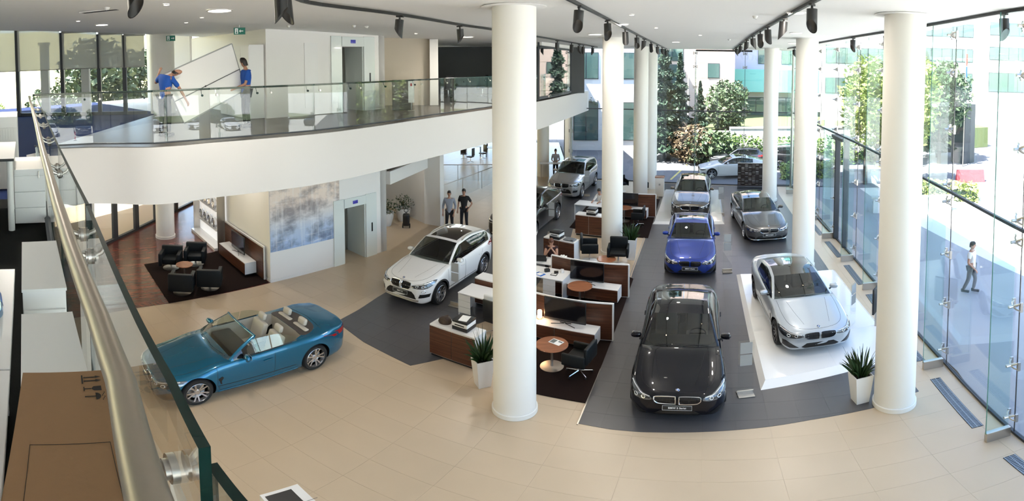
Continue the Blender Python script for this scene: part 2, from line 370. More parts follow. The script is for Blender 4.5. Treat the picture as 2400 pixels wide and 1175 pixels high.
# rim of the near side runs along the rail
MB().prism(SL, 4.24, MZ).build('mezzanine_slab', M['fascia'], kind='structure', smooth=20)
MB().prism([(-22, 16.5), (-13.6, 13.4), (-9.0, 5.3), (-8.9, 5.15), rp(9.95, .02), rp(6.3, 0), rp(6.3, -1.0), (-22, 1)], MZ, MZ+.006).build('blue_carpet_floor', M['blue_carpet'], kind='structure', smooth=0)
MB().prism([rp(6.3, .2), rp(-2.5, .2), rp(-2.5, -4), rp(6.3, -8)], MZ, MZ+.008).build('charcoal_carpet_floor', M['grey_carpet'], kind='structure', smooth=0)
md = mat('mezzanine_floor', (.13, .115, .10), .35)
MB().prism([(-13.6, 13.6)]+[(x-.02, y+.02) for x, y in EDGE[1:]]+[(2, 40), (-13.6, 40)], MZ+.006, MZ+.012).build('mezzanine_floor', md, kind='structure', smooth=0)

# ---- balustrades
def balustrade(path, label, seg_len, near=False):
    P = along(path, seg_len); t = thing('balustrade', label, 'balustrade', (P[0][0], P[0][1], MZ)); ox, oy = P[0]
    z = lambda p, h: (p[0]-ox, p[1]-oy, h)
    MB().tube([z(p, .09) for p in P], .018, 6).build('base_channel', M['dark_metal'], t)
    rail = []
    for i in range(len(P)):
        a, b = P[max(i-1, 0)], P[min(i+1, len(P)-1)]; dx, dy = b[0]-a[0], b[1]-a[1]; L = hypot(dx, dy) or 1
        rail.append((P[i][0]-dy/L*.0+(-dy/L)*.085, P[i][1]+dx/L*.085))
    MB().tube([z(p, 1.15) for p in rail], .022, 12).build('handrail', M['rail_steel'], t)
    for i in range(len(P)-1):
        a, b = P[i], P[i+1]; L = math.dist(a, b); a2, b2 = lerp(a, b, .012/L), lerp(a, b, 1-.012/L)
        MB().beam(z(a2, 0)[:2], z(b2, 0)[:2], .019, .1, 1.17).build('glass_panel', [M['rail_glass'], M['glass_edge']], t, smooth=0)
        me = t.children[-1].data
        me.materials.clear(); me.materials.append(M['rail_glass']); me.materials.append(M['glass_edge'])
        for p in me.polygons:
            if p.area < .03*max(1.0, L): p.material_index = 1
        for f in (.13, .87):
            q = lerp(a, b, f); r = lerp(rail[i], rail[i+1], f); br = t
            m = MB(); dx, dy = (b[0]-a[0])/L, (b[1]-a[1])/L
            nx, ny = r[0]-q[0], r[1]-q[1]; nl = hypot(nx, ny)
            m.tube([z(r, 1.13), z((r[0]-nx*.25, r[1]-ny*.25), 1.07), z((r[0]-nx*.6, r[1]-ny*.6), 1.035), z((q[0]+nx*.12, q[1]+ny*.12), 1.02)], .007, 6)
            i0 = len(m.v); m.lathe([(0, -.024), (.024, -.024), (.024, -.011), (0, -.011)], 20, axis='x'); m.lathe([(0, .011), (.024, .011), (.024, .02), (0, .02)], 20, axis='x')
            m.xf(Matrix.Translation(Vector(z(q, 1.02))) @ Matrix.Rotation(atan2(ny, nx), 4, 'Z') @ Matrix.Rotation(0, 4, 'Z'), i0)
            m.build('rail_bracket', M['steel'], t)
    return t
balustrade(EDGE, 'long curved glass balustrade with steel handrail along the white mezzanine edge', 1.35)
# near balustrade beside the camera
near = thing('balustrade', 'straight glass balustrade with thick steel handrail right beside the camera', 'balustrade', (0, 0, MZ))
RP = [(1.9, -1.25), (.2, -.08), (-.31, .27), (-.47, .38), (-.65, .48), (-1.01, .665), (-1.36, .85), (-2.42, 1.42), (-3.89, 2.22), (-7.12, 3.96), (-9.05, 5.0)]
GP = [(-.285, .328), (-.41, .41), (-.56, .495), (-1.24, .888), (-2.37, 1.50), (-4.84, 2.86), (-9.02, 5.14)]
MB().tube([p+(1.128,) for p in RP], .0205, 20).build('handrail', M['rail_steel'], near)
MB().tube([p+(.06,) for p in [(1.6, -.85)]+GP], .04, 6).build('base_channel', M['dark_metal'], near)
def cumul(P): 
    c = [0]
    for a, b in zip(P, P[1:]): c.append(c[-1]+math.dist(a, b))
    return c
def atd(P, d):
    c = cumul(P)
    for i in range(len(P)-1):
        if d <= c[i+1] or i == len(P)-2: return lerp(P[i], P[i+1], (d-c[i])/(c[i+1]-c[i]))
def near_panel(P, d0, d1, zt):
    c = cumul(P); pts = [atd(P, d0)]+[P[i] for i in range(len(P)) if d0+.02 < c[i] < d1-.02]+[atd(P, d1)]; th = .0062; m = MB(); L_ = []
    for i, p in enumerate(pts):
        a, b = pts[max(i-1, 0)], pts[min(i+1, len(pts)-1)]; dx, dy = b[0]-a[0], b[1]-a[1]; l = hypot(dx, dy); nx, ny = -dy/l*th, dx/l*th
        m.v += [(p[0]+nx, p[1]+ny, .06), (p[0]+nx, p[1]+ny, zt), (p[0]-nx, p[1]-ny, zt), (p[0]-nx, p[1]-ny, .06)]
    n = len(pts)
    for i in range(n-1):
        for k in range(4): m.f.append((4*i+k, 4*i+(k+1) % 4, 4*i+4+(k+1) % 4, 4*i+4+k)); m.m.append(1 if k in (1, 3) else 0)
    m.f += [(3, 2, 1, 0), (4*n-4, 4*n-3, 4*n-2, 4*n-1)]; m.m += [1, 1]
    m.build('glass_panel', [M['rail_glass'], M['glass_edge']], near, smooth=0)
    for d in (d0+.105, d1-.10):
        q = atd(P, d); r = min((atd(RP, .01*k) for k in range(1200)), key=lambda w_: math.dist(w_, q)); m = MB(); nx, ny = q[0]-r[0], q[1]-r[1]
        m.tube([(r[0]+nx*.05, r[1]+ny*.05, 1.108), (r[0]+nx*.25, r[1]+ny*.25, 1.06), (r[0]+nx*.55, r[1]+ny*.55, 1.03), (r[0]+nx*.85, r[1]+ny*.85, 1.02)], .008, 8)
        i0 = len(m.v)
        for c0, c1, rr in ((-.022, -.016, .017), (-.016, -.0065, .024), (.0065, .015, .024)): m.lathe([(0, c0), (rr, c0), (rr, c1), (0, c1)], 24, axis='x')
        m.xf(Matrix.Translation((q[0], q[1], 1.02)) @ Matrix.Rotation(atan2(ny, nx), 4, 'Z'), i0)
        m.build('rail_bracket', M['steel'], near)
js = [0, 1.105, 2.385]+[2.385+1.28*k for k in range(1, 6)]
for a, b in zip(js, js[1:]): near_panel(GP, a+.004, min(b-.004, cumul(GP)[-1]), 1.15)
near_panel([(.89, -.326), (-.312, .366)], .0, 1.384, 1.085)

# ---- lift block with mural wall
P0, P1 = (-8.39, 13.25), (-5.75, 17.65)
wd = ((P1[0]-P0[0])/5.131, (P1[1]-P0[1])/5.131); wnr = (-wd[1], wd[0])       # along wall, into the block
wp = lambda t, n: (P0[0]+wd[0]*t+wnr[0]*n, P0[1]+wd[1]*t+wnr[1]*n)
o0, o1 = 3.06, 4.05                                                         # lift opening
b = MB()
for z0, z1, top in ((0, 4.24, 2.08), (MZ+.012, cz(-8)+.02, MZ+2.25)):
    b.beam(wp(0, 0), wp(o0, 0), .3, z0, z1, off=.15); b.beam(wp(o1, 0), wp(5.13, 0), .3, z0, z1, off=.15); b.beam(wp(o0, 0), wp(o1, 0), .3, top, z1, off=.15)
    b.beam(wp(5.13, 0), wp(5.13, 5.5), .3, z0, z1, off=.15)
    b.beam(wp(o0-.12, .3), wp(o0-.12, 1.6), .2, z0, z1); b.beam(wp(o1+.12, .3), wp(o1+.12, 1.6), .2, z0, z1); b.beam(wp(o0, 1.2), wp(o1, 1.2), .1, z0, z1, off=.15)
b.build('wall_mural', M['wall'], kind='structure', smooth=0)
b = MB(); tl = (-14.9, 16.98)
b.beam(tl, P0, .25, 0, 4.24, off=.125); b.beam(tl, P0, .25, MZ+.012, cz(-12)+.1, off=.125)
b.beam((-15, 17.05), (-13.5, 22.5), .25, 0, 4.24); b.beam((-18.2, 24), (-13.4, 22.3), .25, 0, 4.24); b.beam((-15, 17.05), (-18, 17.05), .2, MZ+.01, 9.2)
b.build('wall_lounge', M['wall'], kind='structure', smooth=0)
MB().beam((-14.9, 16.98), P0, .02, .012, .11, off=-.01).beam(wp(0, 0), wp(o0-.35, 0), .02, .0, .09, off=-.01).build('baseboard_left', M['white'], kind='structure', smooth=0)
for z, zt, lb in ((0, 2.08, 'ground floor'), (MZ+.012, MZ+2.25, 'upper floor')):
    t = thing('lift_entrance', 'lift doorway with pale glass surround on the '+lb, 'lift', wp(o0, 0)+(z,)); t.rotation_euler = (0, 0, atan2(wd[1], wd[0])); H = zt-z; W = o1-o0
    MB().box(-.25, -.03, (H+.35)/2, .46, .045, H+.35).box(W+.28, -.03, (H+.35)/2, .52, .045, H+.35).box(W/2+.01, -.03, H+.17, W+.02, .045, .33).build('glass_surround', M['teal_glass'], t, smooth=0, bevel=.004)
    MB().box(.01, .55, H/2, .04, 1.1, H).box(W-.01, .55, H/2, .04, 1.1, H).build('jamb', M['teal_glass'], t, smooth=0)
    for k in range(2): MB().box(W*(.27+.46*k), 1.12, H/2, W*.455, .04, H).build('lift_door', M['steel'], t, bevel=.004)
    MB().box(W/2, -.06, H+.17, .22, .03, .12).build('floor_indicator', mat('indicator', (.03, .03, .10), .2, emit=(.05, .05, .5), es=.3), t, bevel=.003)
    MB().box(W+.3, -.06, 1.15, .06, .015, .34).build('call_panel', M['black'], t, bevel=.003)
# small ceiling-height closers and the shaded wall and pier on the right
b = MB(); tan = mat('shade_toned_wall', (.60, .53, .43), .7)  # tan carries the shade on this wall, darker than the other wall paint
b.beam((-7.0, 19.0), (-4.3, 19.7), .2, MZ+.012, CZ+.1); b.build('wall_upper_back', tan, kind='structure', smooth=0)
MB().box(-4.2, 19.55, (MZ+CZ)/2+.02, .35, .5, CZ-MZ, radians(15)).build('wall_upper_pier', M['wall'], kind='structure', smooth=0)
b = MB(); b.box(-4.62, 21.35, 2.12, .85, .35, 4.24, radians(-18)); b.build('wall_pier', M['wall'], kind='structure', smooth=0)
b = MB(); b.beam((-8.4, 24.6), (-5.0, 21.4), .2, 0, 4.24); b.beam((-9, 22), (-9, 25), .2, 0, 4.24)
b.beam((-5.75, 17.8), (-5.0, 21.2), .28, 2.6, 3.1); b.build('wall_alcove', M['wall'], kind='structure', smooth=0)
MB().beam((-5.75, 17.8), (-5.0, 21.2), .03, 3.1, 4.24).build('window_5', glass('bronze_glass', (.35, .32, .26), .12), kind='structure', smooth=0)
MB().beam((-22, 45.8), (-9, 45.8), .3, -.0, CZ+.5).build('wall_rear', M['wall'], kind='structure', smooth=0)
MB().beam((-22, -6), (3.4, -6), .3, -.0, CZ+1.8).build('wall_behind', M['wall'], kind='structure', smooth=0)
# poster wall print lives in p6

# ---- upper left windows
UW = [(-21.6, 1.0), (-20.6, 3.6), (-19.6, 5.6), (-18.55, 7.5), (-17.44, 9.15), (-16.12, 10.53), (-14.99, 11.43), (-13.75, 12.45)]
UW = [(-21.6, 1.0), (-20.9, 3.2), (-19.9, 5.3), (-18.75, 7.25), (-17.44, 9.15), (-16.12, 10.5), (-14.99, 11.5), (-14.25, 12.2), (-13.6, 12.75)]
blind = bpy.data.materials.new('blind_fabric'); blind.use_nodes = True; tt = blind.node_tree; tt.nodes.clear()
oo = tt.nodes.new('ShaderNodeOutputMaterial'); m1 = tt.nodes.new('ShaderNodeMixShader'); m2 = tt.nodes.new('ShaderNodeMixShader'); df = tt.nodes.new('ShaderNodeBsdfDiffuse'); tr = tt.nodes.new('ShaderNodeBsdfTranslucent'); tp = tt.nodes.new('ShaderNodeBsdfTransparent')
df.inputs[0].default_value = (.50, .50, .47, 1); tr.inputs[0].default_value = (.26, .27, .25, 1); m1.inputs[0].default_value = .5; m2.inputs[0].default_value = .06
tt.links.new(df.outputs[0], m1.inputs[1]); tt.links.new(tr.outputs[0], m1.inputs[2]); tt.links.new(m1.outputs[0], m2.inputs[1]); tt.links.new(tp.outputs[0], m2.inputs[2]); tt.links.new(m2.outputs[0], oo.inputs[0])
w1 = link('window_1', None, kind='structure')
bl_names = ['leftmost grey roller blind, cut by the photo edge', 'second grey roller blind from the left on the upper floor', 'middle grey roller blind on the upper floor windows', 'fourth grey roller blind from the left on the upper floor', 'narrow rightmost grey roller blind beside the broad white column']
for i, (a, b2) in enumerate(zip(UW, UW[1:])):
    top = min(cz(a[0]), cz(b2[0]))-.0
    MB().beam(a, b2, .012, MZ+.12, top).build('pane', M['glass'], w1, smooth=0)
    MB().beam(a, b2, .12, MZ, MZ+.13).build('sill', M['dark_metal'], w1, smooth=0)
    MB().beam(a, b2, .14, top-.04, top+.42).build('head', M['ceil'], w1, smooth=0)
    an = atan2(b2[1]-a[1], b2[0]-a[0])
    MB().box(a[0], a[1], (MZ+top)/2, .15, .2, top-MZ, an).build('mullion', M['dark_metal'], w1, smooth=0)
for i, (a, b2) in enumerate([(UW[3], UW[4]), (UW[4], UW[5]), (UW[5], UW[6]), (UW[6], UW[7]), (UW[7], UW[8])]):
    c0, c1 = lerp(a, b2, .03), lerp(a, b2, .97); top = cz(c0[0] if i < 4 else c1[0]); an = atan2(b2[1]-a[1], b2[0]-a[0])
    n = (sin(an), -cos(an)); c0 = (c0[0]+n[0]*.13, c0[1]+n[1]*.13); c1 = (c1[0]+n[0]*.13, c1[1]+n[1]*.13)
    t = thing('roller_blind', bl_names[i], 'blind', (c0[0], c0[1], 7.2)); q = (c1[0]-c0[0], c1[1]-c0[1])
    t0, t1 = cz(c0[0])-7.2-.02, cz(c1[0])-7.2-.02
    MB().add([(0, 0, 0), (q[0], q[1], 0), (q[0], q[1], t1), (0, 0, t0)], [(0, 1, 2, 3)]).build('fabric', blind, t, smooth=0)
    MB().tube([(0, 0, 0), (q[0], q[1], 0)], .015, 6).build('bottom_bar', M['steel'], t)
# ---- lower left windows
LW = [(-13.2, 1.5), (-14.3, 5.2), (-15.1, 8.6), (-15.6, 11.2), (-16.02, 12.9), (-16.36, 14.45), (-16.75, 16.1), (-17.1, 17.9), (-17.55, 20.1), (-18.1, 22.4), (-18.4, 24)]
w2 = link('window_2', None, kind='structure')
for a, b2 in zip(LW, LW[1:]):
    MB().beam(a, b2, .012, .12, 4.24).build('pane', M['glass'], w2, smooth=0)
    MB().beam(a, b2, .14, 0, .12).build('sill', M['dark_metal'], w2, smooth=0)
    MB().box(b2[0], b2[1], 2.12, .12, .3, 4.24, atan2(b2[1]-a[1], b2[0]-a[0])+pi/2).build('mullion', M['dark_metal'], w2, smooth=0)

# ---- curtain wall on the right
FINS = [(5.75, 1.0), (7.15, 4.2), (8.42, 6.85), (9.4, 9.1), (10.4, 11.4), (11.35, 13.85), (12.25, 16.4), (13.1, 18.9), (14.0, 21.6), (14.8, 23.8)]
w3 = link('window_3', None, kind='structure')
def spider(x, y, z, an, parent):
    m = MB()
    for sx in (-1, 1):
        for sz in (-1, 1): m.tube([(0, -.09, 0), (sx*.05, -.07, sz*.03), (sx*.085, -.02, sz*.055)], [.016, .014, .011], 6)
        m.box(sx*.085, -.02, 0, .03, .04, .14)
    m.tube([(0, -.02, 0), (0, -.16, 0)], .022, 8)
    m.xf(Matrix.Translation((x, y, z)) @ Matrix.Rotation(an, 4, 'Z') @ Matrix.Scale(1.35, 4)); m.build('spider_fitting', M['steel'], parent)
def curtain(pts, par, finlen, inward, tz=4.4, zt=7.98, fittings=True, skip=()):
    for k, (a, b2) in enumerate(zip(pts, pts[1:])):
        c0, c1 = lerp(a, b2, .004), lerp(a, b2, .996)
        MB().beam(c0, c1, .016, .06, tz-.03).build('pane', M['glass'], par, smooth=0)
        MB().beam(c0, c1, .016, tz+.03, zt).build('pane', M['glass'], par, smooth=0)
        MB().beam(a, b2, .06, tz-.03, tz+.03).build('transom', M['dark_metal'], par, smooth=0)
        MB().beam(a, b2, .07, 0, .06).build('base_track', M['dark_metal'], par, smooth=0)
    for k, p in enumerate(pts):
        if k in skip: continue
        a, b2 = pts[max(k-1, 0)], pts[min(k+1, len(pts)-1)]; an = atan2(b2[1]-a[1], b2[0]-a[0]); n = (-sin(an)*inward, cos(an)*inward)
        q = (p[0]+n[0]*.14, p[1]+n[1]*.14); e = (p[0]+n[0]*(.14+finlen), p[1]+n[1]*(.14+finlen))
        o = MB().beam(q, e, .024, .2, zt).build('glass_fin', M['fin'], par, smooth=0)
        MB().box(e[0], e[1], (zt+.2)/2, .006, .026, zt-.2, atan2(n[1], n[0])).build('fin_edge', mat('fin_edge', (.10, .28, .25), .1) if 'fe' not in M else M['fe'], par, smooth=0)
        MB().beam((p[0]+n[0]*.1, p[1]+n[1]*.1), e, .09, 0, .24).build('fin_shoe', M['steel'], par, smooth=0, bevel=.006)
        m = MB().tube([(p[0], p[1], .06), (p[0], p[1], zt)], .012, 4); m.build('seal', M['black'], par, smooth=0)
        if fittings:
            for z in (.5, 1.75, 3.0, 4.22, 4.6, 5.8, 7.0, 7.8):
                spider(p[0]+n[0]*.02, p[1]+n[1]*.02, z, an if inward < 0 else an+pi, par)
M['fe'] = mat('fin_edge', (.08, .24, .21), .1)
curtain([(4.1, -3.6)]+FINS+[(15.5, 25.4)], w3, .45, 1, skip=(11,))
# entrance frame in the curtain wall
t = thing('door_frame', 'dark grey entrance portal in the right glass wall', 'doorway', (12.2, 16.2, 0))
for (x, y) in ((12.22, 16.3), (11.85, 15.2)): MB().box(x-12.2, y-16.2, 2.2, .14, .22, 4.4, radians(70)).build('post', M['dark_metal'], t, smooth=0, bevel=.01)
MB().box(-.15, -.45, 4.33, 1.5, .55, .12, radians(70)).build('canopy', M['dark_metal'], t, smooth=0, bevel=.01)
# ---- far glass wall
w4 = link('window_4', None, kind='structure')
curtain([(15.5, 25.4), (12.75, 26.8), (9.95, 28.2), (7.3, 29.4), (4.75, 30.4), (2.4, 30.95)], w4, .4, -1, fittings=True, skip=(0,))
MB().cyl(15.3, 25.2, 0, CZ, .09).build('trim_2', M['steel'], kind='structure')
b = MB()
b.beam((9.95, 28.1), (13.1, 26.5), .08, 7.9, 8.0); b.build('trim_3', M['black'], kind='structure', smooth=0)
# glass box above the far end of the mezzanine
t = thing('window_screen', 'dark framed glass screen above the far end of the mezzanine', 'window', (0, 0, 0))
e0, e1 = (.2, 21.87), (2.1, 27.1)
MB().beam(e0, e1, .08, MZ+.1, MZ+.2).beam(e0, e1, .08, CZ-.25, CZ-.15).box(e0[0], e0[1], 6.75, .1, .1, 2.5).box(e1[0], e1[1], 6.75, .1, .1, 2.5).build('frame', M['dark_metal'], t, smooth=0)
MB().beam(e0, e1, .02, MZ+.2, CZ-.25).build('pane', glass('grey_glass', (.45, .48, .47), .16), t, smooth=0)
MB().beam(e0, e1, .3, CZ-.16, CZ).build('header', M['wall'], t, smooth=0)
# windows in the far left corner under the mezzanine
w6 = link('window_6', None, kind='structure')
for a, b2 in (((-3.4, 36), (-.4, 36)), ((-.4, 36), (2.4, 36))):
    MB().beam(a, b2, .02, .1, 4.2).build('pane', M['glass'], w6, smooth=0); MB().box(b2[0], b2[1], 2.1, .25, .2, 4.2).build('mullion', M['dark_metal'], w6, smooth=0)
MB().beam((2.4, 30.95), (2.4, 36), .15, 0, CZ).build('wall_far_left', M['wall'], kind='structure', smooth=0)
# dark office behind the upper balustrade
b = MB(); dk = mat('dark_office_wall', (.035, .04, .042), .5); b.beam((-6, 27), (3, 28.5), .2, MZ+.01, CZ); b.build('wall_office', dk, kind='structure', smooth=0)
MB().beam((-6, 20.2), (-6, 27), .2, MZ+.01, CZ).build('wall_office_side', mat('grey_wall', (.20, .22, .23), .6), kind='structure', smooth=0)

# ---- floor grilles
gi = 0
labs = ['floor grille strip nearest the camera, at the right photo edge', 'long dark floor grille between the two nearest glass fins', 'dark floor grille right behind the large right column', 'dark floor grille beside the silver coupe plinth', 'dark floor grille beside the third glass fin', 'dark floor grille beside the entrance posts', 'dark floor grille just beyond the entrance posts', 'farthest dark floor grille near the corner of the glass walls']
for k in range(1, 9):
    a, b2 = FINS[k], FINS[k+1]; a, b2 = (FINS[k-1], FINS[k]) if k < 1 else (a, b2)
for k in range(8):
    a, b2 = FINS[k], FINS[k+1]; L = math.dist(a, b2); an = atan2(b2[1]-a[1], b2[0]-a[0]); n = (-sin(an), cos(an))
    c0, c1 = lerp(a, b2, .16), lerp(a, b2, .84); mx = ((c0[0]+c1[0])/2+n[0]*.48, (c0[1]+c1[1])/2+n[1]*.48)
    t = thing('floor_grille', labs[k], 'grille', (mx[0], mx[1], 0), an); L2 = math.dist(c0, c1)
    MB().box(0, 0, .004, L2, .24, .006).build('frame', M['dark_metal'], t, smooth=0)
    s = MB()
    for i in range(int(L2/.04)): s.box(-L2/2+.02+i*.04, 0, .009, .014, .22, .006)
    for y in (-.1, 0, .1): s.box(0, y, .0135, L2, .012, .004)
    s.build('slats', M['grate'], t, smooth=0, kind='stuff')
# ================================================================ cars
def paint(name, col, metal=.55, rough=.28, ior=1.5):
    m, t, b = newmat(name); S(b, base_color=tuple(col), metallic=metal, roughness=rough, coat_weight=1.0, coat_roughness=.02, coat_ior=ior, specular_ior_level=.5 if metal else .1); return m
M['tyre'] = mat('tyre_rubber', (.012, .012, .012), .75)
M['rim'] = mat('silver_alloy', (.62, .62, .64), .22, 1)
M['dark_rim'] = mat('dark_alloy', (.06, .06, .065), .25, 1)
M['well'] = mat('wheel_well', (.006, .006, .006), .9, spec=.1)
M['trim'] = mat('black_trim', (.018, .018, .019), .45)
M['car_glass'] = glass('car_glass', (.40, .44, .42), .07, .75)
M['car_glass_clear'] = glass('car_glass_clear', (.72, .80, .76), .10, .75)
M['roof_glass'] = mat('dark_roof_glass', (.010, .010, .011), .04, coat=1)
M['lens'] = mat('headlight_lens', (.16, .17, .18), .05, .7, coat=1)
M['lens_dark'] = mat('headlight_inner', (.02, .022, .025), .05, coat=1)
M['drl'] = mat('lamp_reflector', (.95, .95, .95), .1, .6, coat=1)
M['red_lens'] = mat('tail_lamp_red', (.35, .008, .008), .08, coat=1)
M['mesh'] = mat('grille_black', (.006, .006, .006), .35)
M['seat_light'] = mat('light_leather', (.52, .48, .41), .45)
M['seat_dark'] = mat('dark_leather', (.03, .028, .027), .45)
M['seat_tan'] = mat('grey_beige_leather', (.24, .21, .18), .45)
M['dash'] = mat('dashboard', (.02, .02, .02), .55)
M['blue_enamel'] = mat('blue_enamel', (.02, .13, .5), .2)
M['white_enamel'] = mat('white_enamel', (.9, .9, .9), .2)
M['seam'] = mat('panel_gap', (.01, .01, .01), .8)

_txt = {}
def text_mesh(s, size, m, extr=.0, bold=False):
    k = (s, size, m.name)
    if k in _txt: return _txt[k]
    cu = bpy.data.curves.new('lettering', 'FONT'); cu.body = s; cu.size = size; cu.align_x = 'CENTER'; cu.align_y = 'CENTER'; cu.extrude = extr; cu.resolution_u = 3; cu.offset = size*.02 if bold else 0
    o = bpy.data.objects.new('t', cu); COL.objects.link(o); bpy.context.view_layer.update()
    me = bpy.data.meshes.new_from_object(o.evaluated_get(bpy.context.evaluated_depsgraph_get())); bpy.data.objects.remove(o)
    me.materials.clear(); me.materials.append(m); _txt[k] = me; return me

def wheel_meshes(r, kind, rim_m):
    w = .235
    ty = MB().lathe([(r*.70, -w/2), (r*.90, -w/2-.006), (r*.985, -w/2+.03), (r, -w/2+.07), (r, w/2-.07), (r*.985, w/2-.03), (r*.90, w/2+.006), (r*.70, w/2), (r*.70, -w/2)], 36, axis='y').mesh('tyre', [M['tyre']])
    # outer face looks to +y
    b = MB(); rr = r*.735
    b.lathe([(rr, w/2-.002), (rr*.965, w/2+.004), (rr*.93, w/2-.012), (rr*.92, -w/2+.02), (rr, -w/2+.0)], 36, axis='y')
    b.lathe([(0, w/2-.035), (.055, w/2-.035), (.075, w/2-.05), (.08, w/2-.08), (0, w/2-.085)], 20, axis='y')
    n = {'five': 5, 'ten': 10, 'vspoke': 7}[kind]
    for k in range(n):
        for sp in ((-1, 1) if kind != 'ten' else (0,)):
            a0 = 2*pi*k/n+sp*.09; a1 = 2*pi*k/n+sp*(.24 if kind == 'five' else .16)
            p0 = Vector((cos(a0)*.06, 0, sin(a0)*.06)); p1 = Vector((cos(a1)*rr*.95, 0, sin(a1)*rr*.95)); d = (p1-p0).normalized(); s = Vector((-d.z, 0, d.x)); h0, h1 = (.019, .016) if kind != 'ten' else (.022, .018)
            vs = []
            for p, h, yo in ((p0, h0, w/2-.036), (p1, h1, w/2-.010)):
                for sg, dy in ((-1, -.0), (1, -.0), (1, -.035), (-1, -.035)): vs.append(p+s*h*sg+Vector((0, yo+dy, 0)))
            b.add(vs, [(0, 1, 2, 3), (7, 6, 5, 4), (0, 4, 5, 1), (1, 5, 6, 2), (2, 6, 7, 3), (3, 7, 4, 0)])
    rim = b.mesh('rim', [rim_m])
    disc = MB().lathe([(0, w/2-.11), (rr*.72, w/2-.11), (rr*.72, w/2-.13), (0, w/2-.13)], 28, axis='y').mesh('brake_disc', [M['steel']])
    return ty, rim, disc

def build_car(sp, label, group=None, lod=2):
    L, W, H, wb, fo = sp['dim']; suv = sp.get('suv', 0); conv = sp.get('conv', 0); r = sp.get('r', .335)
    P = paint('paint_'+sp['pn'], sp['col'], sp.get('metal', .55), sp.get('rough', .3), sp.get('ior', 1.5)); xn = wb/2+fo; hw = W/2
    cowl = sp.get('cowl', .30*L-.03)                        # s of the windscreen base at the centre
    dk = sp.get('deck', L-.62)                              # s where the rear window meets the deck
    zh = sp.get('hood', (.66, .80, .99)); zd = sp.get('deckz', (1.06, 1.03)); bz = sp.get('belt', .93); bzr = bz+.05
    zb0 = .17+.05*suv
    # --- body loft
    Wk = [(0, .60), (.02, .68), (.06, .77), (.14, .86), (.28, .935), (.5, .975), (.85, 1.0), (1.4, .985), (L*.5, .985), (L-.95, 1.0), (L-.45, .965), (L-.2, .90), (L-.07, .80), (L-.02, .70), (L, .62)]
    Zt = [(0, zh[0]-.04), (.03, zh[0]+.01), (.08, zh[0]+.05), (.18, zh[1]-.045), (.35, zh[1]), (.8, zh[1]+.45*(zh[2]-zh[1])), (cowl, zh[2]), (cowl+.35, bz+.03), (L*.55, bz+.04)]
    if suv or conv == 2: Zt += [(L-.5, bzr+.05), (L-.12, bzr+.02), (L-.03, bzr-.06), (L, bzr-.16)]
    else: Zt += [(dk-.15, zd[0]-.02), (dk+.1, zd[0]), (L-.2, zd[1]), (L-.06, zd[1]-.01), (L-.015, zd[1]-.06), (L, zd[1]-.2)]
    Zb = [(0, zb0+.12), (.04, zb0+.04), (.15, zb0), (.4, zb0), (L-.5, zb0), (L-.15, zb0+.06), (L-.03, zb0+.12), (L, zb0+.2)]
    Cr = [(0, .03), (.2, .075), (.6, .085), (cowl, .075), (cowl+.3, .035), (L*.6, .03), (dk, .05), (L-.2, .06), (L, .04)]
    ss = sorted(set([0, .012, .03, .06, .1, .15, .2, .27, .35]+[.45+.11*k for k in range(int((L-.9)/.11))]+[L-.35, L-.27, L-.2, L-.15, L-.1, L-.06, L-.03, L-.012, L]))
    def half(s):
        w = ev(Wk, s)*hw; zt = ev(Zt, s); zb = ev(Zb, s); cr = ev(Cr, s); zs = zt-cr; h = zs-zb
        bul = .012*math.exp(-((s-fo)/.33)**2)+.020*math.exp(-((s-fo-wb)/.40)**2)
        K = [(0, zb), (w*.78, zb), (w*.91, zb+.02), (w*.965, zb+.10), (w*.985+bul, zb+.24*h+.05), (w*1.0+bul*1.2, zb+.52*h), (w*.992+bul, zs-.18*h), (w*.965+bul*.6, zs-.055*h), (w*.925, zs+cr*.10), (w*.80, zs+cr*.42), (w*.60, zs+cr*.68+.006), (w*.30, zs+cr*.93), (0, zt)]
        if s < cowl: K[9] = (w*.80, zs+cr*.46); K[10] = (w*.62, zs+cr*.83)
        return catmull(K, 3)
    vs = []; fs = []; n = 0
    for s in ss:
        hf = half(s); ring = [(y, z) for y, z in hf]+[(-y, z) for y, z in hf[-2:0:-1]]; n = len(ring)
        for y, z in ring:
            x = s
            if s < .5: x = s+max(0, 1-s/.5)*(.15*max(0, abs(y)/hw-.30)**1.6+.10*max(0, (z-.45))**1.4-.02+.06*max(0, .42-z))
            if s > L-.5: x = s-max(0, (s-L+.5)/.5)*(.16*max(0, abs(y)/hw-.3)**1.6)
            vs.append((xn-x, y, z))
    for i in range(len(ss)-1):
        for k in range(n): fs.append((i*n+k, i*n+(k+1) % n, (i+1)*n+(k+1) % n, (i+1)*n+k))
    fs += [tuple(range(n)), tuple(range((len(ss)-1)*n, len(ss)*n))[::-1]]
    bm = MB().add(vs, fs); me = bm.mesh('body', [P, M['well'], M['dash'] if not conv else sp['seat']], smooth=0)
    # --- cut wheel arches and the cabin
    def cutter(mb, mi):
        c = mb.mesh('cut', [P, M['well'], M['dash']], smooth=0)
        for p in c.polygons: p.material_index = mi
        return bpy.data.objects.new('cut', c)
    body = bpy.data.objects.new('body', me); COL.objects.link(body); cuts = []
    for x in (wb/2, -wb/2):
        for sg in (-1, 1): cuts.append(cutter(MB().lathe([(0, -.17), (r+.045, -.17), (r+.045, .35), (0, .35)], 40, (x, sg*(hw-.12) if sg > 0 else sg*(hw-.12)-.18, r+.01), 'y'), 1))
    c0, c1 = cowl+.22, (dk-.05 if not (suv or conv == 2) else L-.35)
    if conv: c1 = L-1.28
    pl = [(xn-s, ev(Wk, s)*hw*k) for s, k in ((c0, .70), (c0+.18, .84), ((c0+c1)/2, .865), (c1-.25, .84), (c1, .72))]
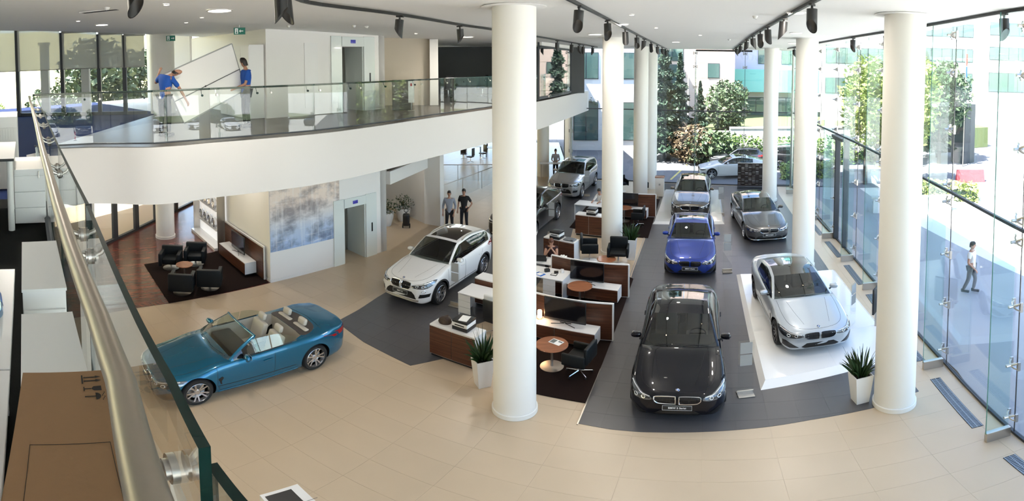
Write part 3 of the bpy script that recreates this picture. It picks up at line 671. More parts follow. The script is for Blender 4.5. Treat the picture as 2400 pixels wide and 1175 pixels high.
    cuts.append(cutter(MB().prism(pl+[(x, -y) for x, y in pl[::-1]], .32, 1.6), 2))
    for c in cuts:
        COL.objects.link(c); md = body.modifiers.new('b', 'BOOLEAN'); md.operation = 'DIFFERENCE'; md.object = c; md.solver = 'EXACT'
    bpy.context.view_layer.update(); dg = bpy.context.evaluated_depsgraph_get()
    me2 = bpy.data.meshes.new_from_object(body.evaluated_get(dg)); me2.name = 'body'
    bpy.data.objects.remove(body)
    for c in cuts: bpy.data.objects.remove(c)
    bq = bmesh.new(); bq.from_mesh(me2); bmesh.ops.remove_doubles(bq, verts=bq.verts, dist=.0004); bmesh.ops.recalc_face_normals(bq, faces=bq.faces); bq.to_mesh(me2)
    me2.shade_smooth(); me2.set_sharp_from_angle(angle=radians(38))
    bv = BVHTree.FromPolygons([Vector(v) for v in vs], fs)
    root = thing('car', label, 'car', group=group)
    link('body', me2, root)
    # --- projecting details on the skin
    dirs = {'front': (Vector((-1, 0, 0)), lambda a, b: Vector((6, a, b))), 'rear': (Vector((1, 0, 0)), lambda a, b: Vector((-6, a, b))),
            'top': (Vector((0, 0, -1)), lambda a, b: Vector((xn-a, b, 3))), 'left': (Vector((0, -1, 0)), lambda a, b: Vector((xn-a, 3, b))), 'right': (Vector((0, 1, 0)), lambda a, b: Vector((xn-a, -3, b)))}
    def hit(side, a, b):
        d, o = dirs[side]; q = bv.ray_cast(o(a, b), d)
        if q[0] is None: q = bv.find_nearest(o(a, b)+d*(6-xn if side == 'front' else 3-hw))
        nrm = q[1] if q[1].dot(d) < 0 else -q[1]
        return q[0], nrm
    def decal(side, poly, off=.006, rings=4, res=.05, smooth=True):
        Pp = []
        for i in range(len(poly)):
            a, b = poly[i], poly[(i+1) % len(poly)]; k = max(1, int(math.dist(a, b)/res))
            Pp += [lerp(a, b, j/k) for j in range(k)]
        cx, cy = sum(p[0] for p in Pp)/len(Pp), sum(p[1] for p in Pp)/len(Pp); v = []; f = []; N = len(Pp)
        p, q = hit(side, cx, cy); v.append(p+q*off)
        for k in range(1, rings+1):
            for a, b in Pp: p, q = hit(side, cx+(a-cx)*k/rings, cy+(b-cy)*k/rings); v.append(p+q*off)
        for a, b in Pp: p, q = hit(side, a, b); v.append(p-q*.012)
        for i in range(N): f.append((0, 1+i, 1+(i+1) % N))
        for k in range(rings):
            for i in range(N): A = 1+k*N; f.append((A+i, A+(i+1) % N, A+N+(i+1) % N, A+N+i))
        return MB().add(v, f)
    def line(side, pts, rad=.004, off=.001, closed=False, mb=None, res=.05):
        Q = []
        for a, b in zip(pts, pts[1:]+([pts[0]] if closed else [])):
            k = max(1, int(math.dist(a, b)/res)); Q += [lerp(a, b, j/k) for j in range(k)]
        if not closed: Q.append(pts[-1])
        pp = [(lambda h: h[0]+h[1]*off)(hit(side, *q)) for q in Q]
        return (mb or MB()).tube(pp, rad, 5, closed)
    mir = lambda poly: [(-a, b) for a, b in poly]
    gz, gh, gw = sp.get('grille', (.56, .17, .36)); gx = .035
    def kidney():
        g = [(gx+.02, gz-gh*.5), (gx+gw*.72, gz-gh*.46), (gx+gw*.95, gz-gh*.18), (gx+gw, gz+gh*.18), (gx+gw*.9, gz+gh*.46), (gx+.03, gz+gh*.5), (gx, gz+gh*.3), (gx, gz-gh*.35)]
        return catmull(g, 3, True)
    for s in (1, -1):
        k = kidney() if s > 0 else mir(kidney())
        g = decal('front', k, .004).build('kidney_grille', M['mesh'], root)
        line('front', k, .011 if sp.get('chrome_grille', 1) else .008, .010, True).build('grille_surround', M['chrome'] if sp.get('chrome_grille', 1) else M['black_gloss'], g)
        if lod > 1:
            m = MB()
            for i in range(1, 9):
                a = s*(gx+gw*i/9.5); line('front', [(a, gz-gh*.38), (a, gz+gh*.38)], .004, .010, mb=m)
            m.build('grille_bars', M['black_gloss'], g)
        hl0, hl1, hz = gx+gw+.035, hw*.955, sp.get('lamp_z', gz+.035)
        hp = [(hl0, hz-.03), (hl0+.10, hz-.055), (hl1-.10, hz-.06), (hl1, hz+.0), (hl1+.005, hz+.10), (hl1-.05, hz+.115), (hl1-.2, hz+.065), (hl0+.05, hz+.03)]
        hp = catmull([(s*a, b) for a, b in hp], 3, True)
        h = decal('front', hp, .007, 5).build('headlight', M['lens'] if lod > 1 else M['drl'], root)
        ip = catmull([(s*a, b) for a, b in [(hl0+.05, hz-.025), (hl1-.12, hz-.04), (hl1-.02, hz+.0), (hl1-.03, hz+.045), (hl1-.2, hz+.025), (hl0+.08, hz+.01)]], 3, True)
        decal('front', ip, .011, 4).build('inner_lamp', M['lens_dark'], h)
        if lod > 1:
            line('front', [(s*(hl0+.04), hz+.02), (s*(hl1-.2), hz+.05), (s*(hl1-.03), hz+.10)], .011, .011).build('light_strip', M['drl'], h)
            for q in (.36, .68):
                c = hl0+(hl1-hl0)*q; line('front', [(s*c+.032*cos(a), hz-.002+.028*sin(a)) for a in [2*pi*i/12 for i in range(12)]], .007, .013, True, res=.02).build('light_ring', M['drl'], h)
    # intakes
    iz = sp.get('intake', (.33, .13, .40))
    st = sp.get('bumper', 'std')
    if st == 'sport':
        polys = [[(-iz[2], iz[0]-.03), (-iz[2]*.8, iz[0]-iz[1]*.55), (iz[2]*.8, iz[0]-iz[1]*.55), (iz[2], iz[0]-.03), (iz[2]*.72, iz[0]+iz[1]*.42), (-iz[2]*.72, iz[0]+iz[1]*.42)]]
        for s in (1, -1): polys.append([(s*.52, iz[0]-.045), (s*.60, iz[0]+.0), (s*.80, iz[0]+.13), (s*.86, iz[0]+.12), (s*.85, iz[0]-.03), (s*.72, iz[0]-.075)])
    elif st == 'suv':
        polys = [[(-.56, iz[0]-.08), (.56, iz[0]-.08), (.50, iz[0]+.05), (.40, iz[0]+.13), (-.40, iz[0]+.13), (-.50, iz[0]+.05)]]
        for s in (1, -1): polys.append([(s*.62, iz[0]-.04), (s*.84, iz[0]-.02), (s*.86, iz[0]+.08), (s*.66, iz[0]+.08)])
    else:
        polys = [[(-iz[2], iz[0]-iz[1]/2), (iz[2], iz[0]-iz[1]/2), (iz[2]+.06, iz[0]), (iz[2]*.9, iz[0]+iz[1]/2), (-iz[2]*.9, iz[0]+iz[1]/2), (-iz[2]-.06, iz[0])]]
        for s in (1, -1): polys.append([(s*.58, iz[0]-.05), (s*.84, iz[0]-.02), (s*.85, iz[0]+.05), (s*.60, iz[0]+.03)])
    for pl_ in polys: decal('front', pl_, .007, 7, .03).build('air_intake', M['mesh'], root)
    if sp.get('chrome_lip') and lod > 1:
        line('front', [(-.80, iz[0]-.08), (-.4, iz[0]-.115), (.4, iz[0]-.115), (.80, iz[0]-.08)], .012, .008).build('bumper_trim', M['chrome'], root)
    if st == 'suv':
        line('front', [(-.62, iz[0]-.13), (.62, iz[0]-.13)], .03, .0).build('skid_plate', M['steel'], root)
        if lod > 1:
            for s in (1, -1):
                line('front', [(s*.74+.04*cos(a), iz[0]+.16+.04*sin(a)) for a in [2*pi*i/12 for i in range(12)]], .01, .008, True, res=.02).build('fog_lamp', M['chrome'], root)
    # number plate
    if sp.get('plate') is not None:
        pz = sp.get('plate_z', gz-.165); p, q = hit('front', 0, pz); pl2 = link('number_plate', None, root, loc=(p.x+.02, 0, pz)); pl2.rotation_euler = (0, radians(-6), 0)
        MB().box(0, 0, 0, .014, .54, .125).build('plate_backing', M['black'], pl2, bevel=.004)
        m = MB(); [m.box(.008, y, z, .003, sy, sz) for y, z, sy, sz in ((0, .055, .53, .004), (0, -.055, .53, .004), (.265, 0, .004, .112), (-.265, 0, .004, .112))]; m.build('plate_border', M['white_enamel'], pl2, smooth=0)
        if sp['plate']:
            tx = link('plate_lettering', text_mesh(sp['plate'], .058, M['white_enamel'], bold=True), pl2); tx.rotation_euler = (pi/2, 0, pi/2); tx.location = (.010, 0, 0)
    if lod > 1:
        # roundel on the bonnet
        p, q = hit('top', .17, 0); e = link('bonnet_emblem', None, root, loc=p+q*.004); e.rotation_euler = q.to_track_quat('Z', 'Y').to_euler()
        MB().lathe([(0, 0), (.041, 0), (.041, .004), (.038, .007), (.026, .007), (.026, .005), (0, .005)], 28).build('rim', M['chrome'], e)
        MB().lathe([(.026, .0075), (.037, .0075)], 28).build('black_ring', M['black'], e, smooth=0)
        for k in range(4):
            a0 = k*pi/2; MB().add([(0, 0, .0065)]+[(.025*cos(a0+j*pi/8), .025*sin(a0+j*pi/8), .0065) for j in range(5)], [(0, i, i+1) for i in range(1, 5)]).build('quadrant', M['blue_enamel'] if k % 2 else M['white_enamel'], e, smooth=0)
    # seams: bonnet, doors
    sm = MB(); hs = cowl+.12
    line('top', catmull([(cowl+.05, -hw*.80), (.9, -hw*.79), (.45, -hw*.72), (.22, -hw*.55), (.13, -hw*.3), (.11, 0), (.13, hw*.3), (.22, hw*.55), (.45, hw*.72), (.9, hw*.79), (cowl+.05, hw*.80)], 5), .0035, .0, mb=sm)
    for s in (1, -1):
        if lod > 1: line('top', [(.3, s*hw*.34), (.8, s*hw*.46), (cowl-.1, s*hw*.56)], .006, -.004, mb=sm)
    two = sp.get('doors', 4) == 2; fd = fo+.42
    md_ = fo+wb*.53 if not two else fo+wb*.62
    for side in ('left', 'right'):
        zt1 = bz-.05; rd = fo+wb-.18
        line(side, [(fd, zt1), (fd, .42), (fd+.06, .28), (md_-.02, .28), (md_, .45), (md_+.02, zt1)], .004, .0, mb=sm)
        if not two: line(side, [(md_+.02, zt1), (md_, .28), (rd-.30, .28), (rd-.22, .55), (rd+.05, zt1)], .004, .0, mb=sm)
        if lod > 1:
            line(side, [(fd+.02, .40), (rd-.35, .36)], .012, -.006, mb=sm)
    sm.build('panel_gaps', M['seam'], root)
    for side, s in (('left', 1), ('right', -1)):
        for a in ([md_-.16] if two else [md_-.16, fo+wb-.30]):
            line(side, [(a-.11, bz-.17), (a, bz-.165), (a+.11, bz-.17)], .013, .018).build('door_handle', P if not sp.get('chrome_handle') else M['chrome'], root)
        if sp.get('vent'):
            decal(side, [(fo+.43, .60), (fo+.52, .64), (fo+.56, .60), (fo+.50, .52), (fo+.52, .44), (fo+.49, .44), (fo+.46, .53)], .004, 2, .04).build('side_vent', M['mesh'], root)
        line(side, [(fo+.44, .23+.05*suv), (fo+wb-.46, .23+.05*suv)], .03, -.012).build('sill_trim', M['trim'] if suv else P, root)
        if sp.get('cladding'):
            for xc in (fo, fo+wb):
                A = [radians(a) for a in range(-12, 193, 12)]
                line(side, [(xc+(r+.075)*cos(a), r+.01+(r+.075)*sin(a)) for a in A], .032, -.014).build('arch_cladding', M['trim'], root)
    # rear lamps
    for s in (1, -1):
        tz_ = (zd[1]-.17) if not suv else bz-.03
        rp_ = [(s*hw*.50, tz_-.03), (s*hw*.97, tz_-.06), (s*hw*.985, tz_+.06), (s*hw*.60, tz_+.06)]
        decal('rear', rp_, .006, 4).build('tail_light', M['red_lens'], root)
    if lod > 1: decal('rear', [(-.55, .30), (.55, .30), (.5, .42), (-.5, .42)], .004).build('rear_diffuser', M['mesh'], root)
    # --- greenhouse
    s1, zr1 = sp.get('roof0', (cowl+.85, H-.045)); s2 = sp.get('roof1', dk-.62); sR = sp.get('rear', dk+.02); topk = [(cowl+.18, bz+.02), (s1, zr1), ((s1+s2)/2, H), (s2, sp.get('zr2', H-.07)), (sR, sp.get('zr3', zd[0]+.015))]
    def topz(s):
        if s <= s1: t = (s-cowl-.18)/(s1-cowl-.18); return (bz+.02)+(zr1-bz-.02)*(t*.92+.08*sin(pi*t/2)*1.0+.10*t*(1-t))
        if s <= s2: return ev([(s1, zr1), (s1+(s2-s1)*.45, H), (s2, sp.get('zr2', H-.07))], s)
        t = (s-s2)/(sR-s2); a, b = sp.get('zr2', H-.07), sp.get('zr3', zd[0]+.015); return a+(b-a)*(t**1.25 if not suv else t)
    rw = sp.get('rw', .70)*hw
    beltz = lambda s: bz-.015+(bzr-bz)*max(0, min(1, (s-cowl)/(sR-cowl)))
    def row(s):
        zt = topz(s); wbz = ev(Wk, s)*hw*.915; zbz = beltz(s)
        if sR-s < .5 and not suv: wbz *= 1-.10*(1-(sR-s)/.5)**2
        k = max(0, min(1, (zt-zbz)/(H-zbz))); ze = zbz+(zt-zbz)*.91-.012*k; we = wbz-(wbz-rw)*k; 
        sd = [(wbz+(we-wbz)*t+.022*k*sin(pi*t), zbz+(ze-zbz)*t) for t in (0, .10, .4, .7, .93, 1)]
        b2 = max(.03, we-.055); tp_ = [(b2*t, zt-(zt-ze)*.78*t**2.2) for t in (1, .85, .62, .45, .3, .15, 0)]
        pts = sd+tp_
        if s <= s1: bow = .24+(.09-.24)*(s-cowl-.18)/(s1-cowl-.18)
        elif s <= s2: bow = .09*(1-(s-s1)/(s2-s1))-.06*(s-s1)/(s2-s1)
        else: bow = -.06-.10*(s-s2)/(sR-s2)
        zz = []
        for y, z in pts: zz.append((xn-(s-bow*(1-min(1, abs(y)/wbz)**2)), y, z))
        return zz
    s0 = cowl+.18
    wA = s0+.30 if not suv else s0+.25                       # side window start
    wB = md_; wE = sp.get('win_end', s2+.28); wC = sp.get('cpil', None)
    brk = [s0, wA, s1, wB-.035, wB+.035, wE, s2, sR]+([wC-.03, wC+.03] if wC else [])+([sp['sun'][0], sp['sun'][1]] if sp.get('sun') else [])
    rows = set(brk)
    for i in range(41):
        s = s0+(sR-s0)*i/40
        if min(abs(s-q) for q in brk) > .03: rows.add(s)
    rows = sorted(rows); G = [row(s) for s in rows]; nt = len(G[0])
    part = {k: MB() for k in ('roof', 'windscreen', 'rear_window', 'side_window', 'side_window2', 'side_window3', 'pillar', 'sunroof', 'roof_panel')}
    ids = {}
    for i in range(len(rows)-1):
        m = (rows[i]+rows[i+1])/2
        for j in range(nt-1):
            side = j < 5; key = 'roof'
            if side:
                if 1 <= j <= 3 and wA < m < wE:
                    key = 'side_window' if m < wB-.035 else ('pillar' if m < wB+.035 else ('side_window2' if not wC or m < wC-.03 else ('pillar' if m < wC+.03 else 'side_window3')))
                elif j == 0 and wA-.1 < m < wE: key = 'pillar'
                elif m < wA and 1 <= j <= 4: key = 'pillar' if m > s0+.05 and j < 4 else 'roof'
            elif j == 5: key = 'roof'
            else:
                if m < s1: key = 'windscreen'
                elif m > s2: key = 'rear_window' if m < sR-.02 else 'roof'
                elif sp.get('sun') and sp['sun'][0] < m < sp['sun'][1] and j >= 7: key = 'sunroof'
                else: key = 'roof_panel'
            if conv and not (key == 'windscreen' or (m < s1 and key in ('roof', 'pillar'))): continue
            for sg in (1, -1):
                k2 = key
                if side or key == 'roof': k2 = (key, sg)
                mb = part.setdefault(k2, MB())
                q = [G[i][j], G[i+1][j], G[i+1][j+1], G[i][j+1]]
                q = [(x, y*sg, z) for x, y, z in q]
                mb.add(q, [(0, 1, 2, 3)])
    def fin(mb, name, m, inset=0):
        if not mb.v: return None
        me = mb.mesh(name, [m], smooth=0); b = bmesh.new(); b.from_mesh(me); bmesh.ops.remove_doubles(b, verts=b.verts, dist=.0005); bmesh.ops.recalc_face_normals(b, faces=b.faces)
        b.to_mesh(me); b.free(); me.shade_smooth(); return link(name, me, root)
    rm = M['roof_glass'] if sp.get('roof_mat') == 'black' else P
    cg = sp.get('glass', M['car_glass'])
    if not conv:
        fin(part['roof_panel'], 'roof', rm); fin(part['sunroof'], 'sunroof', M['roof_glass'])
        if suv:
            for sg in (1, -1):
                y = lambda s: [q for q in row(s)][5]
                MB().tube([(lambda p: (p[0], sg*(p[1]-.02), p[2]+(.045 if 0 < k < 8 else .0)))(y(s1+.25+(s2-s1-.2)*k/8)) for k in range(9)], .014, 6).build('roof_bar', M['steel'] if sp.get('steel_bars', 1) else M['black'], root)
    fin(part['windscreen'], 'windscreen', cg)
    if not conv: fin(part['rear_window'], 'rear_window', cg if not sp.get('dark_rear') else M['car_glass'])
    for k2, mb in list(part.items()):
        if isinstance(k2, tuple): fin(mb, *({'roof': ('windscreen_pillar' if conv else 'roof_rail', P), 'pillar': ('pillar', M['black_gloss'])}.get(k2[0], ('side_window', cg))))
    if conv:                                              # header rail, raised door glass, rear deck
        MB().tube([(q[0], q[1]*sg, q[2]) for sg, rng in ((1, range(5, nt)), (-1, range(nt-2, 4, -1))) for q in [G[rows.index(s1)][j] for j in rng]], .026, 8).build('windscreen_header', P, root)
        for sg in (1, -1):
            for a, b2, ta, tb in ((s1-.28, md_-.02, 1, .92), (md_+.01, md_+.62, .92, .30)):
                v = []; N = 12
                for i in range(N+1):
                    s = a+(b2-a)*i/N; z0 = beltz(s)-.02; f = ta+(tb-ta)*(i/N)**(1 if ta > .95 else 1.8)
                    if ta > .95: f = min(f, .52+1.9*i/N)
                    y0 = ev(Wk, s)*hw*.90; zt = z0+(.36)*f; v += [(xn-s, sg*y0, z0), (xn-s, sg*(y0-.13*f), zt)]
                MB().add(v, [(2*i, 2*i+1, 2*i+3, 2*i+2) for i in range(N)]).build('side_window', M['car_glass_clear'], root)
            line('top', [(cowl+.6, sg*hw*.885), (md_+.5, sg*hw*.885)], .012, .004).build('belt_trim', M['black'], root)
        decal('top', catmull([(L-1.27, -.68), (L-1.0, -.66), (L-.80, -.45), (L-.74, 0), (L-.80, .45), (L-1.0, .66), (L-1.27, .68), (L-1.27, .3), (L-1.27, -.3)], 3, True), .006, 5).build('soft_top_cover', mat('taupe_cover', (.055, .045, .04), .6), root)
        line('top', [(L-.74, -hw*.74), (L-.66, 0), (L-.74, hw*.74)], .004, 0).build('boot_gap', M['seam'], root)
    # --- mirrors
    for sg in (1, -1):
        mx_ = cowl+.47; y0 = ev(Wk, mx_)*hw*.93; mb = MB()
        mb.lathe([(0, -.115), (.045, -.10), (.070, -.05), (.078, .02), (.068, .085), (.03, .115), (0, .12)], 14, axis='y')
        mb.xf(Matrix.Translation((xn-mx_, sg*(hw+.055), bz+.085)) @ Matrix.Rotation(sg*radians(-12), 4, 'Z') @ Matrix.Diagonal((.80, 1, .95, 1)))
        mi = mb.build('door_mirror', P if not sp.get('dark_mirror') else M['black_gloss'], root)
        MB().tube([(xn-mx_, sg*(y0-.02), bz-.01), (xn-mx_, sg*(hw-.02), bz+.04)], [.03, .022], 6).build('mirror_arm', M['trim'], mi)
        MB().box(xn-mx_-.062, sg*(hw+.055), bz+.085, .008, .18, .10).build('mirror_glass', M['chrome'], mi, bevel=.003)
    # --- wheels
    ty, rim, disc = sp['_w'] if '_w' in sp else wheel_meshes(r, sp.get('rimk', 'five'), M['dark_rim'] if sp.get('dark_rim') else M['rim'])
    sp['_w'] = (ty, rim, disc)
    for x in (wb/2, -wb/2):
        for sg in (1, -1):
            wl = link('wheel', None, root, loc=(x, sg*(hw-.135), r)); wl.rotation_euler = (0, R.uniform(0, 1), 0 if sg > 0 else pi)
            link('tyre', ty, wl); link('rim', rim, wl)
            if lod > 1: link('brake_disc', disc, wl)
    # --- interior
    seat = sp.get('seat', M['seat_dark'])
    MB().box(xn-cowl-.62, 0, .74, .5, hw*1.55, .26).build('dashboard', M['dash'], root, bevel=.06)
    def seatm(x, y, wd_, dz=0):
        b = MB(); b.box(x+.02, y, .46, .52, wd_, .20)
        i0 = len(b.v); b.box(0, 0, .33, .15, wd_, .66); b.box(.0, 0, .78, .11, wd_*.52, .17)
        b.xf(Matrix.Translation((x-.26, y, .46)) @ Matrix.Rotation(radians(-17), 4, 'Y'), i0)
        b.xf(Matrix.Translation((0, 0, dz))); return b.build('seat', seat, root, bevel=.045, segs=3)
    if lod > 0:
        for sg in (1, -1): seatm(xn-cowl-(1.1 if conv else 1.38), sg*.37, .52, -.06 if conv else 0)
        for sg in (1, -1): seatm(xn-(cowl+1.78 if conv else min(s2-.28, cowl+2.3)), sg*.33, .54, -.10 if conv else -.13)
        cst = [(xn-cowl-.93+.19*cos(a)*.35, .37+.19*sin(a), .84+.19*cos(a)*.94) for a in [2*pi*i/20 for i in range(20)]]
        stw = MB().tube(cst, .015, 6, True).tube([cst[5], cst[15]], .02, 6).build('steering_wheel', M['black'], root)
        MB().box(xn-cowl-1.35, 0, .5, 1.1, .2, .2).build('centre_console', M['dash'], root, bevel=.03)
        if lod > 1: MB().box(xn-s1-.02, 0, H-.14, .03, .22, .06).build('interior_mirror', M['black'], root, bevel=.012)
    # wipers
    if lod > 1:
        for y0, y1 in ((.62, .05), (.02, -.60)):
            a = (xn-(cowl+.04+.15*(y0)**2), y0, 0); b3 = (xn-(cowl+.02+.15*y1*y1), y1, 0)
            pts = []
            for t in range(6):
                q = lerp(a, b3, t/5); s_ = xn-q[0]; pts.append((q[0]-.02, q[1], zh[2]+.012+.01))
            MB().tube(pts, .007, 5).build('wiper', M['black'], root)
    return root
SP = {
 'five': dict(dim=(4.94, 1.87, 1.47, 2.975, .84), pn='black', col=(.002, .0025, .006), metal=0, ior=1.36, rough=.25, hood=(.69, .81, 1.0), r=.345, grille=(.61, .17, .39), lamp_z=.655, intake=(.30, .13, .42), bumper='sport', plate='BMW 5 Serisi', plate_z=.435, chrome_handle=0, seat=M['seat_tan'], sun=(2.75, 3.55), dark_rim=0, roof0=(2.42, 1.415), roof1=3.5),
 'conv': dict(dim=(4.64, 1.825, 1.38, 2.81, .78), pn='teal', col=(.0, .125, .24), metal=.5, ior=1.4, rough=.25, hood=(.64, .77, .97), grille=(.555, .16, .33), bumper='sport', intake=(.30, .13, .42), plate='', conv=1, doors=2, deckz=(1.0, .98), belt=.92, seat=M['seat_light'], vent=1, rimk='five', roof0=(2.22, 1.35), glass=M['car_glass_clear'], r=.342),
 'four': dict(dim=(4.64, 1.825, 1.39, 2.81, .78), pn='blue', col=(.006, .035, .27), metal=.4, ior=1.4, hood=(.64, .77, .97), grille=(.555, .16, .33), chrome_grille=0, bumper='sport', intake=(.30, .13, .42), plate='BMW 4 Serisi', vent=1, seat=M['seat_tan'], sun=(2.5, 3.1), roof0=(2.25, 1.33), roof1=3.3, rear=4.35, deckz=(1.05, 1.02), r=.33),
 'seven': dict(dim=(5.10, 1.90, 1.48, 3.07, .86), pn='bronze', col=(.13, .115, .10), metal=.75, hood=(.74, .86, 1.03), r=.35, grille=(.62, .19, .40), plate='BMW 7 Serisi', plate_z=.40, chrome_lip=1, intake=(.29, .12, .5), chrome_handle=1, seat=M['seat_light'], roof_mat='black', roof0=(2.5, 1.42), belt=.97),
 'six': dict(dim=(5.0, 1.89, 1.39, 2.97, .88), pn='grey', col=(.11, .108, .108), metal=.6, hood=(.62, .77, .97), r=.345, grille=(.56, .15, .36), plate='BMW 6 Serisi', chrome_lip=1, intake=(.29, .12, .5), seat=M['seat_light'], roof_mat='black', roof0=(2.5, 1.33)),
 'coupe': dict(dim=(4.67, 1.87, 1.38, 2.81, .80), pn='silver', col=(.42, .46, .50), metal=.4, rough=.35, hood=(.65, .78, .98), r=.345, grille=(.57, .16, .34), chrome_grille=0, bumper='sport', intake=(.33, .14, .46), doors=2, roof_mat='black', vent=1, dark_rim=1, rimk='ten', seat=M['seat_dark'], roof0=(2.28, 1.32), win_end=3.45, belt=.91),
 'small_suv': dict(dim=(4.44, 1.82, 1.60, 2.67, .82), pn='white', col=(.80, .79, .77), metal=.0, rough=.3, suv=1, hood=(.80, .95, 1.10), belt=1.04, grille=(.74, .20, .33), lamp_z=.775, intake=(.47, .17, .4), bumper='suv', plate='BMW X1', plate_z=.53, r=.355, cladding=1, sun=(2.35, 3.35), roof0=(2.2, 1.55), roof1=3.85, rear=4.36, zr2=1.50, zr3=1.10, win_end=3.98, cpil=3.42, deckz=(1.1, 1.05), rw=.72, seat=M['seat_dark']),
 'big_suv': dict(dim=(4.89, 1.94, 1.74, 2.93, .87), pn='pale_silver', col=(.50, .50, .50), metal=.75, suv=1, hood=(.88, 1.03, 1.19), belt=1.13, grille=(.80, .20, .38), lamp_z=.84, intake=(.50, .18, .42), bumper='suv', plate='BMW X5', plate_z=.60, r=.39, sun=(2.45, 3.7), roof0=(2.35, 1.70), roof1=4.3, rear=4.8, zr2=1.64, zr3=1.2, win_end=4.4, cpil=3.65, deckz=(1.15, 1.1), rw=.74, seat=M['seat_dark']),
 'dark_suv': dict(dim=(4.9, 1.98, 1.68, 2.93, .87), pn='graphite', col=(.035, .034, .033), metal=.7, suv=1, hood=(.86, 1.0, 1.17), belt=1.10, grille=(.78, .19, .38), intake=(.50, .18, .42), bumper='suv', plate='', r=.385, roof0=(2.35, 1.62), roof1=3.7, rear=4.75, zr2=1.55, zr3=1.18, win_end=4.15, deckz=(1.2, 1.1), rw=.70, steel_bars=0),
}
# ================================================================ cars in the hall
def place(k, front, hd, z=0, label='', **kw):
    sp = SP[k]; c = build_car(sp, label, 'show cars', **kw); L, W, H, wb, fo = sp['dim']; a = radians(hd); xn = wb/2+fo
    c.location = (front[0]-cos(a)*(xn-.02), front[1]-sin(a)*(xn-.02), z); c.rotation_euler = (0, 0, a); return c
place('five', (2.54, 7.92), -109.5, .007, 'black saloon, the nearest car on the dark tiles')
place('four', (5.17, 14.93), -110, .007, 'bright blue four-door coupe with black kidney grille behind the black saloon')
place('seven', (7.18, 20.85), -112, .1, 'bronze grey luxury saloon on the long white plinth')
place('six', (9.35, 17.05), -104.5, .007, 'grey coupe-like saloon between the blue car and the right columns')
place('coupe', (6.35, 8.98), -106, .12, 'silver two-door coupe with black roof on the large white plinth')
place('small_suv', (-3.88, 13.2), -112.5, .007, 'white compact off-road car with dark sunroof')
place('big_suv', (1.5, 25.75), -112, .007, 'silver off-road car with panoramic roof near the far glass')
cc = build_car(SP['conv'], 'teal blue convertible with its roof open and pale leather seats', 'show cars'); cc.rotation_euler = (0, 0, radians(-117.7))
# its left wheels touch at (-6.13, 6.83) and (-4.82, 9.33)
a = radians(-117.7); lx, ly = -sin(a), cos(a); cc.location = ((-6.13-4.82)/2-lx*.78, (6.83+9.33)/2-ly*.78, 0)
dk_ = build_car(SP['dark_suv'], 'dark graphite sloping-back car half hidden behind the nearest column', 'show cars', lod=1)
dk_.location = (-.31, 21.36, .007); dk_.rotation_euler = (0, 0, radians(-112))
# ================================================================ people
def skin_body(chains, m, name, parent, sub=2):
    """chains: lists of (point, radius); joined where points coincide; one continuous skinned surface."""
    vs = []; es = []; rad = []
    def vid(p, r):
        for i, q in enumerate(vs):
            if math.dist(p, q) < .004: return i
        vs.append(tuple(p)); rad.append(r); return len(vs)-1
    for ch in chains:
        ids = [vid(p, r) for p, r in ch]; es += [(a, b) for a, b in zip(ids, ids[1:]) if a != b]
    me = bpy.data.meshes.new('skel'); me.from_pydata(vs, es, []); o = bpy.data.objects.new('skel', me); COL.objects.link(o)
    md = o.modifiers.new('s', 'SKIN'); md.use_smooth_shade = True
    for i, d in enumerate(me.skin_vertices[0].data): d.radius = (rad[i] if isinstance(rad[i], tuple) else (rad[i], rad[i])); d.use_root = i == 0
    if sub: md = o.modifiers.new('u', 'SUBSURF'); md.levels = sub; md.render_levels = sub
    bpy.context.view_layer.update(); r = bpy.data.meshes.new_from_object(o.evaluated_get(bpy.context.evaluated_depsgraph_get())); bpy.data.objects.remove(o)
    r.materials.clear(); r.materials.append(m); r.shade_smooth(); r.name = name
    return link(name, r, parent)
